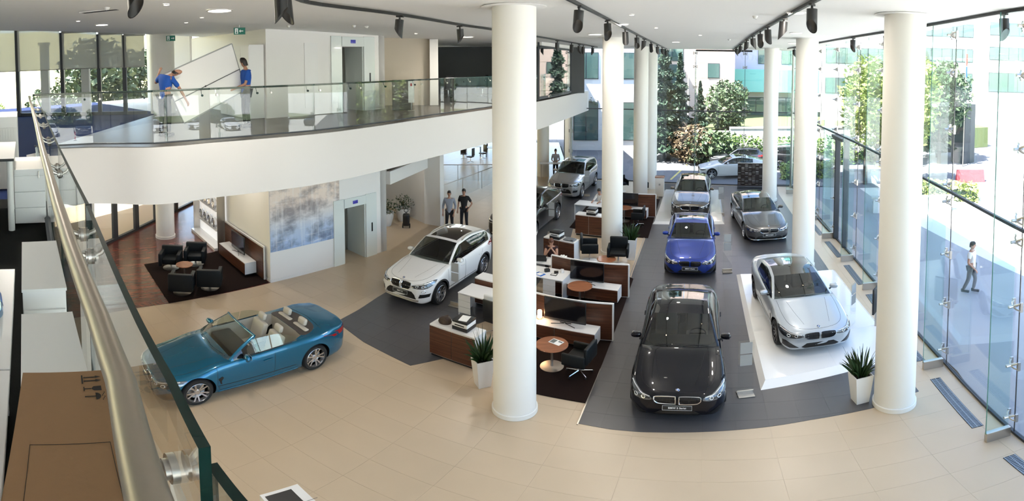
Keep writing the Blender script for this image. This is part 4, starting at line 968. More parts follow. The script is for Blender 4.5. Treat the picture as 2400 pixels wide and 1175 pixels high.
def person(label, loc, rz, J, shirt, trousers, hair=None, long_hair=False, sleeves=.55, h=1.0, group=None, shoes=True, glasses=False, bald=False):
    """J: joints in local metres, facing +y. keys: pel, chest, neck, head, (sh, el, wr)(l, r), (hip, kn, an)(l, r)"""
    t = thing('person', label, 'person', loc, rz); V = {k: Vector(v)*h for k, v in J.items()}
    hd = V['head']; nk = V['neck']; ch = V['chest']; pe = V['pel']; up = (hd-nk).normalized()
    C = [[(pe, .125), (lerp(pe, ch, .45), .118), (ch, (.15)), (lerp(ch, nk, .6), .105), (nk, .056), (lerp(nk, hd, .45), .056)]]
    fw = V.get('look', Vector((0, 1, 0))).normalized(); sd = fw.cross(up).normalized()
    for s in 'lr':
        sh, el, wr = V['sh'+s], V['el'+s], V['wr'+s]
        C.append([(ch, .15), (sh, .062), (lerp(sh, el, .5), .05), (el, .041), (lerp(el, wr, .4), .038), (wr, .026)])
        d = (wr-el).normalized(); side = d.cross(V.get('palm'+s, Vector((0, 0, 1)))).normalized()
        pm = wr+d*.06; C.append([(wr, .026), (pm, .030)])
        nrm = side.cross(d).normalized()
        for k in range(4):
            b0 = wr+d*.088+side*(k-1.5)*.021; ln = (.075, .085, .08, .062)[k]
            C.append([(pm, .030), (b0, .010), (b0+d*ln*.5-nrm*.012, .009), (b0+d*ln*.85-nrm*.035, .007)])
        C.append([(wr+d*.012, .022), (wr+d*.045-side*.044, .011), (wr+d*.085-side*.052-nrm*.01, .008)])
        hp, kn, an = V['hip'+s], V['kn'+s], V['an'+s]
        C.append([(pe, .125), (hp, .092), (lerp(hp, kn, .5), .076), (kn, .056), (lerp(kn, an, .35), .055), (an, .038)])
    body = skin_body(C, M['skin'], 'body', t)
    # head
    mb = MB(); mb.lathe([(0, -.125), (.035, -.122), (.058, -.09), (.070, -.045), (.078, 0), (.080, .04), (.070, .085), (.042, .118), (0, .128)], 20)
    Mx = Matrix((sd, fw, up)).transposed().to_4x4(); Mx.translation = hd
    q = [(p[0]*.95, p[1]*1.18+.008+(.012 if p[2] < -.05 and p[1] > 0 else 0), p[2]) for p in mb.v]; mb.v = q
    mb.lathe([(0, -.02), (.012, -.012), (.009, .012), (0, .022)], 8, (0, .105, -.012))
    for s in (-1, 1): mb.lathe([(0, -.03), (.012, -.015), (.014, .015), (0, .03)], 8, (s*.078, .0, -.005))
    mb.xf(Mx); mb.build('head', M['skin'], t, smooth=60)
    for s in (-1, 1): f = MB().lathe([(0, -.006), (.011, 0), (0, .006)], 8, (s*.030, .092, .012)); f.xf(Mx); f.build('eye', M['ink'], t); f = MB().box(s*.030, .094, .034, .030, .006, .006); f.xf(Mx); f.build('eyebrow', hair or M['hair'], t)
    f = MB(); f.box(0, .094, -.062, .042, .01, .009); f.xf(Mx); f.build('mouth', mat('lips', (.30, .10, .08), .5), t, bevel=.002)
    if glasses:
        f = MB()
        for s in (-1, 1): f.tube([(s*.032+.022*cos(a), .102, .010+.018*sin(a)) for a in [2*pi*i/10 for i in range(10)]], .003, 4, True)
        f.tube([(-.01, .104, .012), (.01, .104, .012)], .003, 4); f.xf(Mx); f.build('glasses', M['ink'], t)
    if not bald:
        hb = MB(); N = 16
        hb.lathe([(.086, -.005), (.088, .045), (.078, .092), (.048, .128), (0, .138)], 20)
        hb.v = [(x*.97, (y*1.2-.004) if y < 0 else y*1.16, z+(.045 if y > .045 and z < .02 else (-.06 if y < -.02 and z < .0 else 0))) for x, y, z in hb.v]
        hb.xf(Mx); hb.build('hair', hair or M['hair'], t, smooth=60)
    else:
        hb = MB(); hb.lathe([(.083, -.03), (.085, .02), (.080, .05)], 20); hb.v = [(x*.98, min(y*1.2, .02), z) for x, y, z in hb.v]; hb.xf(Mx); hb.build('hair', hair or M['hair'], t)
    if long_hair:
        f = MB(); f.tube([tuple(Mx @ Vector(p)) for p in ((0, -.05, .08), (0, -.09, 0), (0, -.085, -.12), (.02, -.06, -.22))], [.05, .075, .06, .03], 10); f.build('hair_length', hair, t)
    # clothes
    sc_ = [[(lerp(pe, ch, -.32), .150), (pe, .150), (lerp(pe, ch, .45), .134), (ch, .166), (lerp(ch, nk, .55), .118), (lerp(ch, nk, .85), .075)]]
    for s in 'lr':
        sh, el, wr = V['sh'+s], V['el'+s], V['wr'+s]; c = [(ch, .166), (sh, .077)]
        if sleeves <= 1: c.append((lerp(sh, el, sleeves), .066))
        else: c += [(lerp(sh, el, .5), .064), (el, .054), (lerp(el, wr, sleeves-1), .044)]
        sc_.append(c)
    skin_body(sc_, shirt, 'shirt', t)
    tc = []
    for s in 'lr':
        hp, kn, an = V['hip'+s], V['kn'+s], V['an'+s]; tc.append([(pe, .137), (hp, .104), (lerp(hp, kn, .5), .088), (kn, .070), (lerp(kn, an, .5), .064), (lerp(kn, an, .97), .056)])
    skin_body(tc, trousers, 'trousers', t)
    if shoes:
        for s in 'lr':
            an = V['an'+s]; fd = V.get('foot'+s, Vector((0, 1, 0))); b = MB(); b.box(0, .07, .045, .088, .27, .075).box(0, -.02, .085, .075, .10, .06)
            b.xf(Matrix.Translation((an.x, an.y, an.z-.085)) @ Matrix.Rotation(atan2(-fd.x, fd.y), 4, 'Z')); b.build('shoe', M['leather'], t, bevel=.02, segs=3)
    return t
STAND = dict(pel=(0, 0, .95), chest=(0, 0, 1.33), neck=(0, 0, 1.50), head=(0, .02, 1.655), shl=(-.18, 0, 1.42), shr=(.18, 0, 1.42), ell=(-.26, -.03, 1.13), elr=(.26, -.03, 1.13), wrl=(-.25, .10, .90), wrr=(.25, .10, .90),
             hipl=(-.09, 0, .90), hipr=(.09, 0, .90), knl=(-.11, .03, .49), knr=(.11, .03, .49), anl=(-.12, -.01, .085), anr=(.12, -.01, .085))
def J(**k): d = dict(STAND); d.update(k); return d
def cloth(n, c): return mat(n, c, .8, bump=.15, bs=40)
denim, navy_polo = cloth('dark_denim', (.012, .013, .018)), cloth('royal_blue_polo', (.008, .075, .36))
person('man in grey shirt and dark trousers standing beside the white pier', (-3.69, 20.2, 0), radians(185), J(wrl=(-.20, .12, .88), wrr=(.26, .06, .88)), cloth('grey_shirt', (.26, .28, .33)), denim, sleeves=1.5, h=1.06)
person('man in black shirt and glasses with a hand on his hip', (-3.1, 20.62, 0), radians(170), J(ell=(-.33, -.06, 1.16), wrl=(-.22, .08, .98), look=(.15, 1, 0)), cloth('black_shirt', (.008, .008, .009)), denim, sleeves=.75, h=1.06, glasses=True)
person('balding man in a blue polo shirt lifting the left end of the white panel', (-8.42, 8.5, MZ+.012), radians(10),
       J(pel=(0, 0, .95), chest=(.04, .06, 1.29), neck=(.12, .12, 1.43), head=(.24, .20, 1.50), look=(.6, .8, -.35), shl=(-.15, .06, 1.41), shr=(.22, .06, 1.35), ell=(-.36, .14, 1.26), wrl=(-.30, .22, 1.50), elr=(.36, .20, 1.10), wrr=(.44, .34, .84), palml=(0, -1, 0), palmr=(1, 0, 0)), navy_polo, denim, sleeves=.8, h=1.0, bald=True)
person('dark-haired man in a blue polo shirt holding the right end of the white panel', (-7.62, 10.95, MZ+.012), radians(150),
       J(look=(.75, .6, .12), head=(0, .05, 1.66), elr=(.34, .16, 1.14), wrr=(.34, .40, 1.12), ell=(-.22, .12, 1.12), wrl=(.0, .42, .98), palmr=(0, 0, 1), palml=(0, 0, 1)), navy_polo, denim, sleeves=.8, h=1.03)
SIT = J(pel=(0, 0, .55), chest=(0, .05, .93), neck=(0, .10, 1.10), head=(0, .16, 1.25), shl=(-.17, .06, 1.02), shr=(.17, .06, 1.02), ell=(-.21, .30, .82), elr=(.21, .30, .82), wrl=(-.05, .30, 1.04), wrr=(.05, .31, 1.03), look=(.1, 1, -.35), palml=(1, 0, 0), palmr=(-1, 0, 0),
        hipl=(-.09, .03, .52), hipr=(.09, .03, .52), knl=(-.12, .45, .50), knr=(.12, .45, .50), anl=(-.12, .45, .085), anr=(.12, .45, .085))
wm = person('woman with auburn hair resting her chin on her hands at a desk', (.60, 16.05, .02), radians(172), SIT, cloth('dark_top', (.03, .008, .008)), denim, hair=mat('auburn_hair', (.10, .03, .012), .5), long_hair=True, sleeves=.35)
S2 = dict(SIT); S2.update(wrl=(-.18, .45, .80), wrr=(.18, .45, .80), look=(0, 1, -.3), palml=(0, 0, 1), palmr=(0, 0, 1))
person('man in a white shirt working at the desk half hidden by a column', (3.25, 22.75, .02), radians(140), S2, cloth('white_shirt', (.7, .68, .66)), denim, sleeves=1.6)
person('man in grey standing at the high table behind the silver off-road car', (1.42, 31.2, 0), radians(170), J(wrl=(-.14, .26, 1.08), wrr=(.14, .26, 1.08), ell=(-.25, .04, 1.12), elr=(.25, .04, 1.12), palml=(0, 0, 1), palmr=(0, 0, 1), look=(0, 1, -.3)), cloth('light_grey_shirt', (.36, .36, .38)), denim, sleeves=1.5, h=1.04)
person('person in a white top and dark trousers walking outside the right glass wall', (12.3, 9.1, 0), radians(200), J(knl=(-.10, .12, .49), anl=(-.10, .06, .10), anr=(.12, -.22, .12), knr=(.11, -.06, .49), wrl=(-.24, -.12, .92), wrr=(.25, .18, .95)), cloth('white_top', (.75, .75, .75)), cloth('grey_trousers', (.10, .10, .11)), sleeves=.6)
# ================================================================ sales desks
fu = radians(-25)                                    # turn of the desk furniture
def F(o, a, b): return (o[0]+cos(fu)*a-sin(fu)*b, o[1]+sin(fu)*a+cos(fu)*b)
def partition(right, length, label, h=1.1, bow=.14):
    t = thing('partition', label, 'partition', (right[0], right[1], .022), fu)
    P = [(-length*k/14, -bow*sin(pi*k/14)*.9) for k in range(15)]
    b = MB(); n = len(P)
    for (y0, y1, m, z0, z1) in ((-.028, .028, 0, .03, h-.02),):
        vs = [(x, y+y0, z) for x, y in P for z in (z0, z1)]+[(x, y+y1, z) for x, y in P for z in (z0, z1)]; N = 2*n
        f = [(2*i, 2*i+2, 2*i+3, 2*i+1) for i in range(n-1)]+[(N+2*i+1, N+2*i+3, N+2*i+2, N+2*i) for i in range(n-1)]+[(0, 1, N+1, N), (N-2, 2*N-2, 2*N-1, N-1)]+[(2*i+1, 2*i+3, N+2*i+3, N+2*i+1) for i in range(n-1)]
        b.add(vs, f)
    b.build('wood_panel', M['walnut'], t, smooth=20)
    MB().tube([(x, y, h-.01) for x, y in P], .034, 4).build('top_edge', M['white'], t)
    MB().tube([(x, y, .015) for x, y in P], .02, 4).build('bottom_edge', M['white'], t)
    for x, y in (P[0], P[-1]): MB().box(x, y, h/2, .03, .075, h).build('end_edge', M['white'], t, smooth=0)
    return t
partition((1.97, 11.5), 2.7, 'nearest curved walnut partition with white edge')
partition((2.88, 14.02), 2.55, 'second curved walnut partition, seen over the nearest one')
partition((5.86, 22.12), 2.6, 'far curved walnut partition right of the white column')
def sideboard(c, L, D, z0, z1, label, rz=fu, doors=2, leg=False):
    t = thing('sideboard', label, 'sideboard', (c[0], c[1], .022), rz)
    MB().box(0, 0, (z0+z1)/2, L, D, z1-z0).build('carcass', M['white'], t, smooth=0, bevel=.004)
    for k in range(doors): MB().box(-L/2+L*(k+.5)/doors, -D/2-.009, (z0+z1)/2, L/doors-.012, .016, z1-z0-.03).build('door', M['walnut'], t, smooth=0, bevel=.002)
    for x in (-L/2+.15, L/2-.15): MB().box(x, 0, z0/2, .05, D*.7, z0).build('foot', M['black'], t, smooth=0)
    return t
sideboard(F((1.97, 11.5), -1.32, -.42), 2.1, .46, .10, .50, 'low white sideboard with walnut front under the nearest television')
sideboard(F((2.88, 14.02), -1.20, -.42), 2.05, .46, .10, .50, 'low white sideboard with walnut front under the second television')
sideboard(F((5.86, 22.12), -1.35, -.42), 2.05, .46, .10, .50, 'far low white sideboard with walnut front right of the white column')
def tv(c, z, W, label, rz=fu, tilt=0):
    H = W*.575; t = thing('television', label, 'television', (c[0], c[1], z), rz)
    MB().box(0, 0, .075+H/2, W, .04, H).build('cabinet', M['black'], t, bevel=.006)
    MB().box(0, -.021, .085+H/2, W-.03, .004, H-.05).build('screen', M['screen'], t, smooth=0)
    b = MB()
    b.tube([(-W*.30, -.10, .008), (-W*.02, .0, .02), (0, 0, .08), (W*.02, 0, .02), (W*.28, -.13, .008)], .009, 6); b.box(0, .05, .01, .3, .03, .012)
    b.build('stand', M['black'], t)
tv(F((1.97, 11.5), -1.15, -.38), .522, 1.12, 'nearest black television on its low sideboard')
tv(F((2.88, 14.02), -1.22, -.38), .522, 1.08, 'black television in front of the second walnut partition')
tv(F((5.86, 22.12), -1.33, -.36), .522, 1.05, 'far black television partly hidden by the white column')
def round_table(c, r, h, label, base=.27, mt='cherry'):
    t = thing('round_table', label, 'table', (c[0], c[1], .022))
    MB().lathe([(0, h), (r-.006, h), (r, h-.006), (r, h-.02), (r-.01, h-.026), (0, h-.026)], 48).build('tabletop', M[mt], t)
    MB().cyl(0, 0, .015, h-.026, .03).build('pedestal', M['steel'], t)
    MB().lathe([(0, 0), (base, 0), (base, .01), (0, .022)], 40).build('foot_disc', M['steel'], t)
round_table((.40, 10.42), .37, .64, 'round wooden table with steel foot next to the nearest column')
round_table(F((2.88, 14.02), -1.25, -.95), .37, .64, 'round wooden table before the second television')
round_table(F((5.86, 22.12), -1.35, -.95), .37, .64, 'far round wooden table partly hidden by the white column')
b = thing('magazine', 'open magazine lying on the nearest round wooden table', 'magazine', (.50, 10.50, .664), radians(-40))
MB().box(-.075, 0, .003, .15, .21, .005).box(.075, 0, .003, .15, .21, .005).build('pages', M['paper'], b, smooth=0)
MB().box(-.075, 0, .0065, .12, .16, .001).box(.08, .05, .0065, .10, .05, .001).build('print', mat('magazine_print', (.15, .17, .16), .5), b, smooth=0)
# lamp, paper roll
t = thing('table_lamp', 'small glowing table lamp on the nearest sideboard', 'lamp', (.14, 11.93, .523)); MB().cyl(0, 0, 0, .05, .05).build('base', M['steel'], t)
MB().lathe([(.055, .05), (.06, .07), (.06, .25), (.05, .27), (0, .27)], 20).build('shade', M['lampshade'], t)
pl = bpy.data.lights.new('table_lamp_glow', 'POINT'); pl.energy = 6; pl.color = (1, .6, .3); pl.shadow_soft_size = .06; lo = link('bulb', pl, t, loc=(0, -.12, .17))
t = thing('cylinder_vase', 'tall white cylinder standing on the second sideboard beside the television', 'vase', (F((2.88, 14.02), -2.02, -.42))+(.523,)); MB().lathe([(0, 0), (.055, 0), (.055, .34), (.048, .34), (.048, .30), (0, .30)], 24).build('body', M['white'], t)
# swivel armchairs
def swivel(c, rz, label, base='star', s_=1.05):
    t = thing('armchair', label, 'chair', (c[0], c[1], .022), rz); t.scale = (s_, s_, s_)
    MB().box(0, 0, .43, .52, .50, .11).build('seat', M['leather'], t, bevel=.03, segs=3)
    b = MB(); b.box(0, -.26, .64, .56, .09, .42); b.xf(Matrix.Rotation(radians(0), 4, 'X')); b.build('backrest', M['leather'], t, bevel=.035, segs=3)
    for s in (-1, 1): MB().box(s*.29, .0, .50, .07, .52, .30).build('armrest', M['leather'], t, bevel=.025, segs=3)
    MB().cyl(0, 0, .07, .38, .028).build('column', M['chrome'], t)
    if base == 'star':
        b = MB()
        for k in range(5):
            a = 2*pi*k/5+.3; b.tube([(0, 0, .09), (.29*cos(a), .29*sin(a), .055)], [.022, .012], 6)
            MB().lathe([(0, -.014), (.026, -.014), (.026, .014), (0, .014)], 12, (.29*cos(a), .29*sin(a), .026), 'y').build('caster', M['black'], t)
        b.build('star_base', M['chrome'], t)
    else: MB().lathe([(0, 0), (.25, 0), (.25, .01), (0, .02)], 32).build('foot_disc', M['steel'], t)
swivel((.98, 10.08), radians(60), 'black leather swivel chair with chrome star base by the nearest round table')
swivel((4.72, 21.0), radians(70), 'black leather swivel chair with chrome base at the far sales desk')
swivel((2.05, 17.2), radians(-95), 'black leather armchair left of the white column, side on', 'disc', 1.18)
swivel((3.02, 16.62), radians(165), 'black leather armchair at the foot of the white column, facing the camera', 'disc', 1.18)
swivel((6.15, 26.5), radians(195), 'far black leather armchair under the front glass', 'disc')
swivel((5.15, 27.3), radians(190), 'farthest black leather armchair, left of the other one by the front glass', 'disc')
round_table((2.55, 16.35), .34, .40, 'low round wooden table between the two black armchairs', .2)
# white counters with walnut front
def counter(P, h, label, base=.0):
    cx, cy = sum(p[0] for p in P)/4, sum(p[1] for p in P)/4; a = atan2(P[1][1]-P[0][1], P[1][0]-P[0][0]); L, D = math.dist(P[0], P[1]), math.dist(P[1], P[2])
    t = thing('counter_cabinet', label, 'cabinet', (cx, cy, .022), a)
    MB().box(0, 0, h/2+.03, L, D, h-.06).build('carcass', M['white'], t, smooth=0, bevel=.004)
    for k in range(2): MB().box(-L/4+L/2*k, -D/2-.009, h/2+.02, L/2-.012, .016, h-.12).build('door', M['walnut'], t, smooth=0, bevel=.002)
    MB().box(0, 0, .015, L*.96, D*.9, .03).build('plinth', M['black'], t, smooth=0); return a
ca = counter([(-2.45, 10.72), (-1.30, 10.17), (-1.10, 10.60), (-2.25, 11.15)], .90, 'walnut fronted white cabinet with printer and brown bag, left of the nearest column')
counter([(.36, 17.40), (1.44, 16.68), (1.66, 17.05), (.58, 17.78)], .90, 'walnut fronted white cabinet behind the seated woman')
counter([(1.78, 20.2), (2.88, 19.68), (3.06, 20.08), (1.96, 20.60)], .90, 'walnut fronted white cabinet with a printer, left of the second white column')
counter([(-1.75, 13.7), (-.75, 13.2), (-.55, 13.6), (-1.55, 14.1)], .90, 'walnut fronted white cabinet beside the white off-road car, mostly behind the nearest column')
def printer(c, z, rz, label):
    t = thing('printer', label, 'printer', (c[0], c[1], z), rz)
    MB().box(0, 0, .05, .42, .38, .10).build('paper_cassette', M['black'], t, bevel=.01)
    MB().box(0, 0, .15, .42, .38, .10).build('body', M['white'], t, bevel=.012)
    MB().box(0, 0, .235, .42, .38, .065).build('scanner_lid', M['black'], t, bevel=.015)
    MB().box(0, -.192, .15, .26, .004, .03).build('output_slot', M['black'], t, smooth=0)
    return t
p = printer((-1.62, 10.64), .923, ca, 'black and white printer on the nearest walnut cabinet')
t = thing('paper_sheet', 'sheet of white paper lying on the nearest printer', 'paper', (-1.60, 10.62, 1.191), ca+.2); MB().box(0, 0, .002, .21, .29, .003).build('sheet', M['paper'], t, smooth=0)
printer((.84, 17.28), .923, radians(-34), 'black and white printer on the cabinet behind the woman')
printer((2.50, 20.1), .923, ca, 'black and white printer on the cabinet left of the second column')
t = thing('handbag', 'slouched brown leather bag on the nearest walnut cabinet', 'bag', (-2.10, 10.82, .923), ca+.2); lb = mat('brown_leather', (.045, .025, .015), .5, bump=.3, bs=30)
b = MB(); b.lathe([(0, 0), (.15, 0), (.17, .05), (.15, .13), (.09, .185), (0, .19)], 24); b.v = [(x*1.0, y*.72, z*(1+.12*sin(x*18))) for x, y, z in b.v]; b.build('body', lb, t)
MB().tube([(.12*cos(a), -.10-.03*sin(a), .06+.13*sin(a)) for a in [pi*i/10 for i in range(11)]], .007, 6).build('handle', lb, t)
t = thing('laptop_case', 'grey laptop case lying on the cabinet behind the woman', 'case', (1.30, 17.0, .923), radians(-34)); MB().box(0, 0, .03, .42, .30, .06).build('body', mat('grey_fabric', (.16, .17, .18), .8), t, bevel=.025, segs=3)
MB().box(.15, -.13, .061, .10, .06, .004).build('tag', M['black'], t)
# desks
def desk(c, L, D, rz, label, h=.74, ped=None):
    t = thing('desk', label, 'desk', (c[0], c[1], .022), rz)
    MB().box(0, 0, h-.015, L, D, .03).build('desktop', M['white'], t, smooth=0, bevel=.003)
    for s in (-1, 1): MB().box(s*(L/2-.02), 0, (h-.03)/2, .03, D-.06, h-.03).build('side_panel', M['white'], t, smooth=0)
    if ped is not None:
        for k in range(3): MB().box(ped, -D/2+.03, .10+.2*k+.1, .40, .02, .19).build('drawer', M['white_mat'], t, smooth=0, bevel=.003)
    return t
desk(F((2.88, 14.02), -2.52, -.62), 1.5, .80, fu, 'white desk with papers left of the second walnut partition', ped=.3)
desk((.45, 15.5), 1.5, .62, fu, 'white desk of the seated woman with a black laptop')
desk((-1.35, 12.98), 1.4, .75, fu, 'white desk behind the nearest column with a grey shoulder rest', ped=-.5)
desk((2.75, 22.35), 1.5, .8, fu, 'white desk of the man in the white shirt')
t = thing('laptop', 'open black laptop on the woman\'s white desk', 'laptop', (.25, 15.55, .763), radians(172)); MB().box(0, 0, .01, .34, .24, .018).build('keyboard_base', M['black'], t, bevel=.004)
b = MB(); b.box(0, 0, .12, .34, .012, .23); b.xf(Matrix.Translation((0, .12, .01)) @ Matrix.Rotation(radians(-14), 4, 'X')); b.build('screen', M['black'], t, bevel=.003)
t = thing('flower_bouquet', 'bouquet of white flowers on the woman\'s desk', 'flowers', (.93, 15.3, .763)); MB().lathe([(0, 0), (.05, 0), (.06, .12), (.045, .14), (.04, .12), (0, .12)], 16).build('vase', M['white'], t)
pet = mat('white_petal', (.8, .8, .74), .5)
for k in range(11):
    a = k*2.4; r_ = .03+.012*k; m = MB(); m.lathe([(0, -.02), (.03, -.012), (.042, .008), (.022, .022), (0, .016)], 8, (r_*cos(a), r_*sin(a), .24-.006*k)); m.build('blossom', pet, t)
lf = MB()
for k in range(14): a = k*2.4; lf.add([(0, 0, .13), (.05*cos(a)+.02, .05*sin(a), .17), (.14*cos(a), .14*sin(a), .19), (.05*cos(a)-.02, .05*sin(a), .18)], [(0, 1, 2, 3)])
lf.build('leaves', M['leaf'], t, smooth=0, kind='stuff')
# small things on the white desk left of the second partition
dz = .763; q = F((2.88, 14.02), -2.42, -.62)
for k, (dx, dy, nm, lb_, cat_, s, m) in enumerate([(.18, -.16, 'booklet', 'dark booklet near the front edge of the paper-strewn white desk', 'booklet', (.20, .14, .012), 'black'), (.26, .02, 'calculator', 'black calculator on the paper-strewn white desk', 'calculator', (.13, .19, .02), 'black'), (-.02, .10, 'desk_organiser', 'black desk organiser on the paper-strewn white desk', 'organiser', (.16, .10, .09), 'black'), (-.25, -.1, 'folder', 'blue folder on the paper-strewn white desk', 'folder', (.22, .30, .008), 'blue_enamel')]):
    t = thing(nm, lb_, cat_, (q[0]+dx, q[1]+dy, dz), fu+.4*k); MB().box(0, 0, s[2]/2, *s).build('body', M[m], t, bevel=.002)
    if nm == 'desk_organiser':
        for i in range(5): MB().tube([(-.05+.025*i, 0, .05), (-.055+.028*i, .01*i-.02, .17)], .004, 5).build('pen', M['ink'], t)
    elif nm == 'calculator': MB().box(0, .06, .021, .10, .04, .002).build('display', M['steel'], t, smooth=0)
    else: MB().box(0, 0, s[2]+.001, s[0]*.8, s[1]*.6, .001).build('cover_sheet', M['paper'], t, smooth=0)
t = thing('office_chair', 'dark mesh office chair at the white desk behind the nearest column', 'chair', (-1.0, 12.0, .022), radians(-30))
MB().box(0, 0, .45, .48, .46, .08).build('seat', M['black'], t, bevel=.03); MB().box(0, -.25, .80, .44, .05, .58).build('backrest', M['black'], t, bevel=.02); MB().cyl(0, 0, .1, .42, .03).build('column', M['chrome'], t)
b = MB(); [b.tube([(0, 0, .1), (.28*cos(2*pi*k/5), .28*sin(2*pi*k/5), .05)], .015, 5) for k in range(5)]; b.build('star_base', M['chrome'], t)
oc0 = t
t = thing('shoulder_rest', 'rounded pale grey headrest cover over the chair behind the nearest column', 'cover', (-1.18, 12.25, .80), radians(-25)); MB().box(0, 0, .13, .34, .10, .26).build('body', M['white_mat'], t, bevel=.045, segs=4)

# ================================================================ planters with sansevieria
def leaf_mesh(h, wd, bend, tw):
    v = []; f = []; n = 7
    for i in range(n+1):
        t = i/n; x = bend*t*t; z = h*t; ww = wd*(1-t**3)*(.75+.5*sin(pi*t*.8)); a = tw*t
        v += [(x-ww*cos(a), -ww*sin(a), z), (x+.004, .004, z+.001), (x+ww*cos(a), ww*sin(a), z)]
    for i in range(n):
        for k in (0, 1): f.append((3*i+k, 3*i+k+1, 3*i+4+k, 3*i+3+k))
    return MB().add(v, f).mesh('leaf', [M['leaf']], smooth=60)
LEAVES = [leaf_mesh(*a) for a in ((.55, .028, .10, .9), (.68, .026, .05, -.8), (.42, .03, .18, .5), (.60, .024, .14, 1.2), (.75, .022, .08, -.4))]
def planter(c, rz, label, s=1.0, h=.72, n=56):
    t = thing('planter', label, 'plant', (c[0], c[1], .007), rz); b = MB(); t0, t1 = .135*s, .195*s
    def ringq(r, z): return [(-r, -r, z), (r, -r, z), (r, r, z), (-r, r, z)]
    v = ringq(t0, 0)+ringq(t1, h)+ringq(t1-.02, h)+ringq(t1-.025, h-.06)
    b.add(v, [(3, 2, 1, 0)]+[(4*k+i, 4*k+(i+1) % 4, 4*k+4+(i+1) % 4, 4*k+4+i) for k in range(3) for i in range(4)]); b.build('pot', M['white'], t, smooth=0)
    MB().box(0, 0, h-.07, 2*t1-.05, 2*t1-.05, .03).build('soil', M['soil'], t, smooth=0)
    for k in range(n):
        a = R.uniform(0, 2*pi); r = R.uniform(0, t1-.05); o = link('leaf', LEAVES[k % 5], t, loc=(r*cos(a), r*sin(a), h-.06)); o.rotation_euler = (R.uniform(-.12, .12), R.uniform(0, .5), a); o.scale = (1, 1, R.uniform(.75, 1.05)*s)
planter((-1.08, 9.62), radians(28), 'white tapered planter with sansevieria left of the nearest column', h=.74)
planter((6.0, 7.05), radians(-12), 'white tapered planter with sansevieria left of the large right column', h=.74)
planter((3.62, 17.2), radians(-20), 'white tapered planter with sansevieria beside the armchairs and the second column', h=.80)
# round pots with leafy plants in the alcove
for x, y, lb_ in ((-6.2, 21.6, 'round white pot with a bushy green plant in the alcove'), (-6.75, 20.7, 'round white pot partly hidden behind the lift wall')):
    t = thing('planter', lb_, 'plant', (x, y, 0)); MB().lathe([(0, 0), (.22, 0), (.33, .35), (.36, .62), (.33, .62), (.30, .52), (0, .52)], 32).build('pot', M['white_mat'], t)
    b = MB()
    for k in range(260):
        a, e, d = R.uniform(0, 2*pi), R.uniform(.1, 1.4), R.uniform(.15, .62); p = Vector((cos(a)*cos(e)*d, sin(a)*cos(e)*d, .55+sin(e)*d*1.1)); u_ = Vector((R.uniform(-1, 1), R.uniform(-1, 1), R.uniform(-.6, .6))).normalized(); v_ = u_.cross(Vector((0, 0, 1))).normalized()
        b.add([p-u_*.07, p+v_*.025, p+u_*.07, p-v_*.025], [(0, 1, 2, 3)])
    b.build('foliage', M['leaf'], t, smooth=0, kind='stuff'); MB().tube([(0, 0, .5), (.02, 0, .9)], .015, 5).build('stem', M['card'], t)
t = thing('folding_trolley', 'black folded golf trolley standing in the alcove', 'trolley', (-5.75, 20.55, 0), radians(10)); MB().box(0, 0, .38, .30, .26, .55).build('bag_body', M['black'], t, bevel=.07, segs=3)
MB().tube([(.09*cos(a), 0, .80+.09*sin(a)) for a in [2*pi*i/14 for i in range(14)]], .015, 5, True).tube([(0, 0, .6), (0, .02, .74)], .02, 5).build('handle', M['black'], t)
for s in (-1, 1): MB().lathe([(0, -.02), (.10, -.02), (.10, .02), (0, .02)], 18, (s*.16, 0, .10), 'x').build('wheel', M['tyre'], t)

# ================================================================ lounge on the rug
LA = atan2(P0[1]-tl[1], P0[0]-tl[0])               # along the television wall
def tub(c, rz, label):
    t = thing('armchair', label, 'chair', (c[0], c[1], .03), rz)
    MB().box(0, .04, .33, .52, .56, .20).build('seat_cushion', M['leather'], t, bevel=.03, segs=3)
    MB().box(0, -.30, .46, .78, .16, .58).build('backrest', M['leather'], t, bevel=.025, segs=3)
    for s in (-1, 1): MB().box(s*.33, .06, .40, .13, .60, .46).build('armrest', M['leather'], t, bevel=.02, segs=3)
    MB().lathe([(0, 0), (.30, 0), (.30, .008), (.02, .02), (0, .02)], 40).build('foot_disc', M['steel'], t); MB().cyl(0, 0, .015, .24, .035).build('pedestal', M['steel'], t)
dn = (-sin(LA), cos(LA)); da = (cos(LA), sin(LA))
tub((-12.05, 12.28), LA+radians(-118), 'black leather tub chair, left of the pair near the round column')
tub((-11.57, 13.10), LA+radians(-118), 'black leather tub chair, right of the pair near the round column')
tub((-10.30, 10.98), LA+radians(62), 'black leather tub chair with its back to the camera, left of the front pair')
tub((-9.82, 11.80), LA+radians(62), 'black leather tub chair with its back to the camera, right of the front pair')
round_table((-11.05, 11.92), .30, .50, 'small round pale wooden table between four black tub chairs', .20)
# wall panel with television
tvp = lambda a, b: (P0[0]+(tl[0]-P0[0])/7.5*a+(-(tl[1]-P0[1])/7.5)*b, P0[1]+(tl[1]-P0[1])/7.5*a+((tl[0]-P0[0])/7.5)*b)
pc = tvp(1.95, .10)
ang = atan2(P0[1]-tl[1], P0[0]-tl[0])
t = thing('wall_panel', 'walnut wall panel with white edge behind the lounge television', 'panel', (pc[0], pc[1], .03), ang)
MB().box(0, -.0, .58, 3.3, .05, 1.12).build('wood_face', M['walnut'], t, smooth=0); MB().box(0, .02, .60, 3.38, .05, 1.2).build('white_edge', M['white'], t, smooth=0, bevel=.004)
pc = tvp(1.95, .36); sb = sideboard(pc, 2.35, .44, .10, .52, 'white hanging sideboard with walnut front under the lounge television', ang, 2)
pc = tvp(1.85, .34); tv(pc, .545, 1.12, 'lounge television on the white sideboard left of the mural', ang)
